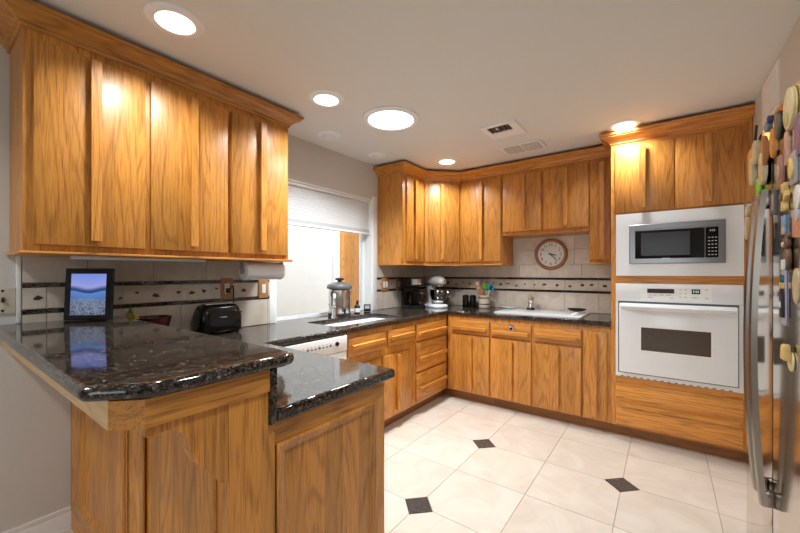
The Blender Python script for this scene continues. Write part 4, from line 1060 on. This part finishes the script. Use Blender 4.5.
# steel urn, bottle and small card by the window
ux, uy = -2.392, 2.320
ur = thing('drink_dispenser', 'tall steel drink urn with a black lid at the window behind the sink', 'urn', (ux, uy, CT + .0006))
b = MB(); b.lathe([(0, .012), (.095, .012), (.098, .02), (.098, .235), (.092, .245), (0, .245)], (ux, uy, CT + .0006), 0, 40); b.build('steel_body', STEEL, ur)
b = MB(); b.lathe([(0, 0), (.104, 0), (.104, .024), (.099, .03), (0, .03)], (ux, uy, CT + .0012), 0, 40); b.build('base_ring', BLACKM, ur)
b = MB(); b.lathe([(0.0, .246), (.112, .246), (.116, .252), (.116, .268), (.106, .285), (.06, .302), (.03, .308), (0, .309)], (ux, uy, CT + .0006), 0, 40); lid = b.build('lid', DKGREY, ur)
b = MB(); b.lathe([(0, .309), (.02, .309), (.018, .322), (.040, .328), (.042, .338), (.030, .346), (0, .348)], (ux, uy, CT + .0006), 0, 24); b.build('lid_knob', BLACKM, lid)
a_ = math.atan2(-uy, -ux) 
dx_, dy_ = math.cos(a_ + .35), math.sin(a_ + .35)
b = MB(); b.box(-.034, .034, .094, .101, .07, .22, 0, bev=.002, M=Matrix.Translation((ux, uy, CT)) @ Matrix.Rotation(a_ - .45 - PI / 2, 4, 'Z')); b.build('dark_panel', DKGREY, ur)
b = MB(); q = Vector((ux + .098 * dx_, uy + .098 * dy_, CT + .055)); d_ = Vector((dx_, dy_, 0)); b.tube([q, q + d_ * .035], .010); b.tube([q + d_ * .035 + Vector((0, 0, .02)), q + d_ * .035 - Vector((0, 0, .024))], .009); b.build('spigot', BLACK, ur)
for q in (-1, 1):
    b = MB(); pts = []
    for k in range(7):
        an = -PI / 2 + PI * k / 6; pts.append((ux + .02, uy + q * (.097 + .026 * math.cos(an)), CT + .205 + .032 * math.sin(an)))
    b.tube(pts, .0055); b.build('side_handle', BLACKM, ur)
b = MB(); c_ = (-2.400, 2.560, CT + .0006)
sb = thing('soap_bottle', 'small dark soap bottle with a white label right of the urn', 'bottle', c_)
b.lathe([(0, 0), (.026, 0), (.028, .005), (.028, .065), (.020, .080), (.010, .086), (.010, .095), (0, .095)], c_, 0, 24); b.build('bottle_body', BLACK, sb)
b = MB(); b.lathe([(.0285, .012), (.0288, .012), (.0288, .05), (.0285, .05)], c_, 0, 24); b.build('label_band', OFFW, sb)
b = MB(); b.lathe([(0, .0952), (.013, .0952), (.013, .112), (.005, .114), (.005, .125), (0, .125)], c_, 0, 16); b.tube([(c_[0], c_[1], c_[2] + .122), (c_[0] + .03, c_[1] - .012, c_[2] + .120)], .005); b.build('pump', BLACK, sb)
cd = thing('timer', 'small black square timer leaning at the right end of the window', 'timer', (-2.425, 2.735, CT + .0006), 0.75)
b = MB(); b.box(-.034, .034, -.006, .006, .0, .072, 0, bev=.002, M=Matrix.Translation((0, 0, .0015)) @ Matrix.Rotation(-.2, 4, 'X')); b.build('case', BLACK, cd, local=True)
b = MB(); b.box(-.024, .024, -.0072, -.0061, .025, .058, 0, M=Matrix.Translation((0, 0, .0015)) @ Matrix.Rotation(-.2, 4, 'X')); b.build('screen', GREY, cd, local=True)

# ------------------------------------------------------------------ far corner: coffee maker, mixer, shakers, crock
cm = thing('coffee_maker', 'black drip coffee maker in the corner beside the stand mixer', 'coffee maker', (-2.272, 3.335, CT + .0006), PI / 4 + 0.25)
b = MB(); b.prism(rounded(.205, .255, .03), .035, Matrix.Translation((0, 0, 0)), 0, bev=.004); b.build('base', BLACK, cm, local=True)
b = MB(); b.box(-.10, .10, .035, .125, .0352, .245, 0, bev=.010); b.build('water_tank', BLACK, cm, local=True)
b = MB(); b.prism(rounded(.205, .245, .03), .095, Matrix.Translation((0, 0.003, .245)), 0, bev=.006); b.build('brew_head', BLACK, cm, local=True)
b = MB(); b.box(-.075, .04, -.1215, -.1190, .262, .325, 0, bev=.0008); b.build('steel_face', STEEL, cm, local=True)
b = MB(); b.lathe([(0, .001), (.058, .001), (.066, .010), (.072, .05), (.068, .09), (.052, .125), (.050, .140), (.047, .140), (.049, .124), (.064, .09), (.068, .05), (.062, .013), (0, .006)], (0, -.045, .0358), 0, 32); cf = b.build('carafe', CARAFE, cm, local=True)
b = MB(); b.lathe([(0, .0075), (.0600, .0135), (.0655, .045), (.0655, .06), (0, .06)], (0, -.045, .0358), 0, 32); b.build('coffee', plain('coffee', (.02, .009, .004), .1), cf, local=True)
b = MB(); b.lathe([(0, .141), (.052, .141), (.052, .150), (.03, .158), (0, .16)], (0, -.045, .0358), 0, 28); b.build('carafe_lid', BLACK, cf, local=True)
b = MB(); b.tube([(.045, -.075, .17), (.075, -.105, .165), (.085, -.115, .13), (.075, -.105, .085), (.052, -.085, .07)], .009, 0, 8); b.build('carafe_handle', BLACK, cf, local=True)

MIX = plain('mixer_silver', (0.62, 0.585, 0.55), .28, noise=.02, coat=.5)
sm = thing('stand_mixer', 'silver stand mixer with a steel bowl beside the coffee maker', 'mixer', (-2.120, 3.572, CT + .0006), 1.15)
b = MB(); secs = []
for z, kx, ky, oy in ((0, .100, .150, 0), (.010, .105, .155, 0), (.030, .098, .148, 0), (.040, .080, .130, .0)):
    secs.append([(x, y + oy, z) for x, y in rounded(2 * kx, 2 * ky, kx * .85, 7)])
b.loft(secs); b.build('base', WHITE, sm, local=True, angle=50)
b = MB(); secs = []
for z, kx, ky, cy in ((.0405, .052, .050, .095), (.09, .040, .036, .100), (.16, .042, .040, .098), (.225, .050, .055, .085), (.24, .048, .055, .08)):
    secs.append([(x, y + cy, z) for x, y in rounded(2 * kx, 2 * ky, min(kx, ky) * .85, 6)])
b.loft(secs); b.build('column', MIX, sm, local=True, angle=60)
b = MB(); secs = []
for y, r, z in ((.165, .02, .300), (.158, .045, .300), (.13, .064, .301), (.07, .072, .302), (.0, .070, .300), (-.07, .064, .297), (-.12, .054, .294), (-.145, .040, .292), (-.152, .018, .291)):
    secs.append([(r * math.cos(2 * PI * k / 28), y, z + r * .88 * math.sin(2 * PI * k / 28)) for k in range(28)])
b.loft(secs); hd = b.build('motor_head', MIX, sm, local=True, angle=60)
b = MB(); b.lathe([(0.0, -.154), (.020, -.154), (.020, -.168), (.014, -.170), (0, -.170)][::-1], (0, 0, .291), 0, 20, axis='y'); b.build('attachment_hub', CHROME, hd, local=True)
b = MB(); b.lathe([(0, .232), (.038, .232), (.042, .238), (.042, .252), (0, .252)], (0, -.065, 0), 0, 24); b.build('planetary_ring', CHROME, hd, local=True)
b = MB(); b.lathe([(0, .046), (.045, .046), (.052, .052), (.078, .085), (.098, .14), (.104, .20), (.107, .203), (.103, .205), (.100, .20), (.094, .14), (.074, .087), (.045, .056), (0, .054)], (0, -.055, 0), 0, 36); bw_ = b.build('mixing_bowl', CHROME, sm, local=True, angle=60)
b = MB(); b.tube([(.088, -.075, .17), (.135, -.09, .175), (.140, -.092, .13), (.10, -.08, .115)], .006, 0, 8); b.build('bowl_handle', CHROME, bw_, local=True)
b = MB(); b.lathe([(0, 0), (.010, 0), (.008, .02), (0, .022)], (0, 0, 0), 0, 12, axis='x', M=Matrix.Translation((.066, .04, .29))); b.build('speed_lever', BLACK, hd, local=True)

for k, (sx_, sy_, lab) in enumerate(((-1.850, 3.790, 'left one of the two black canisters on the back counter, next to the mixer'), (-1.767, 3.802, 'right one of the two black canisters, next to the utensil crock'))):
    t = thing('black_canister', lab, 'canister', (sx_, sy_, CT + .0006), 0, 'pair of black canisters')
    b = MB(); b.lathe([(0, 0), (.034, 0), (.036, .004), (.036, .10), (.034, .104), (0, .104)], (sx_, sy_, CT + .0006), 0, 24); b.build('body', BLACK, t)
    b = MB(); b.lathe([(0, .1043), (.037, .1043), (.037, .125), (.030, .137), (.012, .141), (0, .141)], (sx_, sy_, CT + .0006), 0, 24); b.build('lid', GLASSB, t)

cx_, cy_ = -1.622, 3.785
ck = thing('utensil_crock', 'cream stoneware crock with dark stripes holding cooking utensils', 'crock', (cx_, cy_, CT + .0006))
b = MB(); b.lathe([(0, 0), (.055, 0), (.058, .004), (.060, .02), (.060, .125), (.064, .128), (.064, .140), (.060, .143), (.054, .142), (.054, .02), (0, .012)], (cx_, cy_, CT + .0006), 0, 36); b.build('pot', CROCKC, ck)
for z in (.040, .108):
    b = MB(); b.lathe([(.0603, z), (.0612, z + .001), (.0612, z + .010), (.0603, z + .011)], (cx_, cy_, CT + .0006), 0, 36); b.build('stripe', BLACKM, ck)
def utensil(name, label, ox, oy, tx_, ty_, ln, hm, head, hmat, cat='utensil'):
    """handle from inside the crock up along (tx,ty), with a head polygon facing the room"""
    base = Vector((cx_ + ox * .3, cy_ + oy * .3, CT + .018)); d = Vector((tx_, ty_, 1)).normalized()
    top = base + d * ln
    t = thing(name, label, cat, base, 0, 'utensils in the stoneware crock')
    MB().tube([base, base + d * ln * .5, top], [.006, .006, .005], 0, 8).build('handle', hm, t)
    zx = d; yx = Vector((0.5, -0.85, 0)); yx = (yx - zx * yx.dot(zx)).normalized(); xx = zx.cross(yx) * -1
    M_ = Matrix((( xx.x, zx.x, yx.x, top.x), (xx.y, zx.y, yx.y, top.y), (xx.z, zx.z, yx.z, top.z), (0, 0, 0, 1)))
    b = MB(); b.prism(head, .008, M_, 0, bev=.002)
    return t, b, M_
t, b, M_ = utensil('slotted_turner', 'reddish wooden slotted turner, tallest and leftmost in the crock', -.03, .0, -.30, .02, .235, WOODR, R_(.062, .110, .010), WOODR)
for k in (-1, 1):
    b.prism(ell(.009, .018, 14), .0005, M_ @ Matrix.Translation((0, k * .026, .0081)), 1)
b.build('turner_head', [WOODR, WHITE], t)
t, b, M_ = utensil('spatula', 'green spatula in the middle of the crock', .0, .02, .02, .06, .225, GREEN, R_(.062, .070, .020), GREEN); b.build('spatula_blade', GREEN, t)
t, b, M_ = utensil('wooden_spoon', 'light wooden spoon at the front of the crock', -.04, -.06, -.10, -.08, .165, WOODL, ell(.034, .042), WOODR); b.build('spoon_bowl', WOODR, t)
t, b, M_ = utensil('spatula', 'blue spatula leaning to the right in the crock', .03, .09, .27, .02, .215, BLACK, [(-.036, -.035), (.028, -.035), (.036, .02), (.016, .042), (-.020, .038), (-.038, .01)], BLUE); b.build('spatula_blade', BLUE, t)
t, b, M_ = utensil('tongs', 'white tongs with a black tip in front of the blue spatula in the crock', .04, -.08, .36, .00, .225, OFFW, R_(.022, .050, .008), BLACK); b.build('tong_tip', BLACK, t)

# ------------------------------------------------------------------ cooktop and the things on it
ct_ = thing('glass_cooktop', 'flat white glass cooktop set on the back counter below the clock', 'cooktop', (-.965, 3.615, CT + .0004))
b = MB(); b.prism(rounded(.770, .500, .02), .010, Matrix.Translation((-.965, 3.620, CT + .0004)), 0, bev=.004); b.build('glass_top', WHITE, ct_)
for q, (ex, ey, er) in enumerate(((-1.16, 3.50, .105), (-.80, 3.50, .085), (-1.16, 3.735, .085), (-.80, 3.735, .105))):
    b = MB(); b.lathe([(er - .004, 0), (er, 0), (er, .0005), (er - .004, .0005)], (ex, ey, CT + .0106), 0, 48); b.build('burner_ring', GREY, ct_)
for q in range(4):
    b = MB(); b.cyl((-.655, 3.47 + q * .055, CT + .0106), .016, .018, bev=.003); b.build('knob', OFFW, ct_)
Z3 = CT + .0112
pm_ = thing('pepper_mill', 'steel pepper mill with a black base at the back of the cooktop', 'mill', (-1.115, 3.790, Z3))
b = MB(); b.lathe([(0, 0), (.040, 0), (.042, .006), (.036, .022), (0, .022)], (-1.115, 3.790, Z3), 0, 24); b.build('base', BLACK, pm_)
b = MB(); b.lathe([(0, .0222), (.030, .0222), (.026, .05), (.024, .085), (.027, .095), (0, .095)], (-1.115, 3.790, Z3), 0, 24); b.build('steel_body', CHROME, pm_)
b = MB(); b.lathe([(0, .0952), (.026, .0952), (.027, .12), (.014, .136), (.006, .140), (.009, .150), (0, .153)], (-1.115, 3.790, Z3), 0, 24); b.build('top_cap', mcol('bronze_cap', (.40, .33, .22), .3, .7), pm_)
b = MB(); b.lathe([(0, 0), (.045, 0), (.085, .012), (.088, .016), (.084, .016), (.045, .005), (0, .004)], (-1.36, 3.81, CT + .0112), 0, 36)
tag(b.build('saucer', WHITE, None, angle=60), 'white saucer lying at the back left of the cooktop', 'plate')
b = MB(); secs = []
b.lathe([(0, 0), (.045, 0), (.070, .010), (.085, .024), (.082, .026), (.066, .014), (.042, .005), (0, .004)], (0, 0, 0), 0, 36, sx=1.0, sy=.62, M=Matrix.Translation((-.668, 3.700, CT + .031)))
b.lathe([(0, 0), (.03, 0), (.03, .004), (0, .004)], (0, 0, 0), 0, 20, M=Matrix.Translation((-.668, 3.700, CT + .0295)))
tag(b.build('spoon_rest', BLACK, None, angle=60), 'shallow black dish at the right end of the white cooktop', 'dish')

# ------------------------------------------------------------------ wall clock
ccx, ccz, yc = -.951, 1.497, YB - .0105
ck_ = thing('wall_clock', 'round wooden-rimmed wall clock with white face on the tiles above the cooktop', 'clock', (ccx, yc, ccz - .16))
FL = Matrix.Translation((ccx, yc, ccz)) @ Matrix.Rotation(PI / 2, 4, 'X')
b = MB(); b.lathe([(.128, .0), (.158, .0), (.162, .008), (.160, .020), (.150, .030), (.138, .030), (.130, .022), (.128, .014)], (0, 0, 0), 0, 56, M=FL); b.build('rim', oak('clock_wood', 'z', light=(.36, .16, .055), dark=(.24, .09, .03)), ck_, angle=50)
b = MB(); b.cyl((0, 0, .002), .1285, .010, m=0, seg=56, M=FL)
for k in range(12):
    a = PI / 2 - 2 * PI * (k + 1) / 12
    b.mesh(textmesh(str(k + 1), .043, .0003), 1, FL @ Matrix.Translation((.098 * math.cos(a), .098 * math.sin(a), .0126)))
b.build('dial', [plain('clock_paper', (.72, .71, .68), .5, noise=.01), BLACKM], ck_, smooth=False)
def hand(name, deg, ln, wd, z):
    a = math.radians(90 - deg)
    b = MB(); b.prism([(-.018, -wd), (ln * .8, -wd * .8), (ln, 0), (ln * .8, wd * .8), (-.018, wd)], .001, FL @ Matrix.Rotation(a, 4, 'Z') @ Matrix.Translation((0, 0, z))); b.build(name, BLACKM, ck_)
hand('hour_hand', 101, .062, .0060, .0150); hand('minute_hand', 136, .096, .0045, .0165)
b = MB(); b.cyl((0, 0, .0130), .006, .006, m=0, seg=16, M=FL); b.build('centre_cap', BLACKM, ck_)
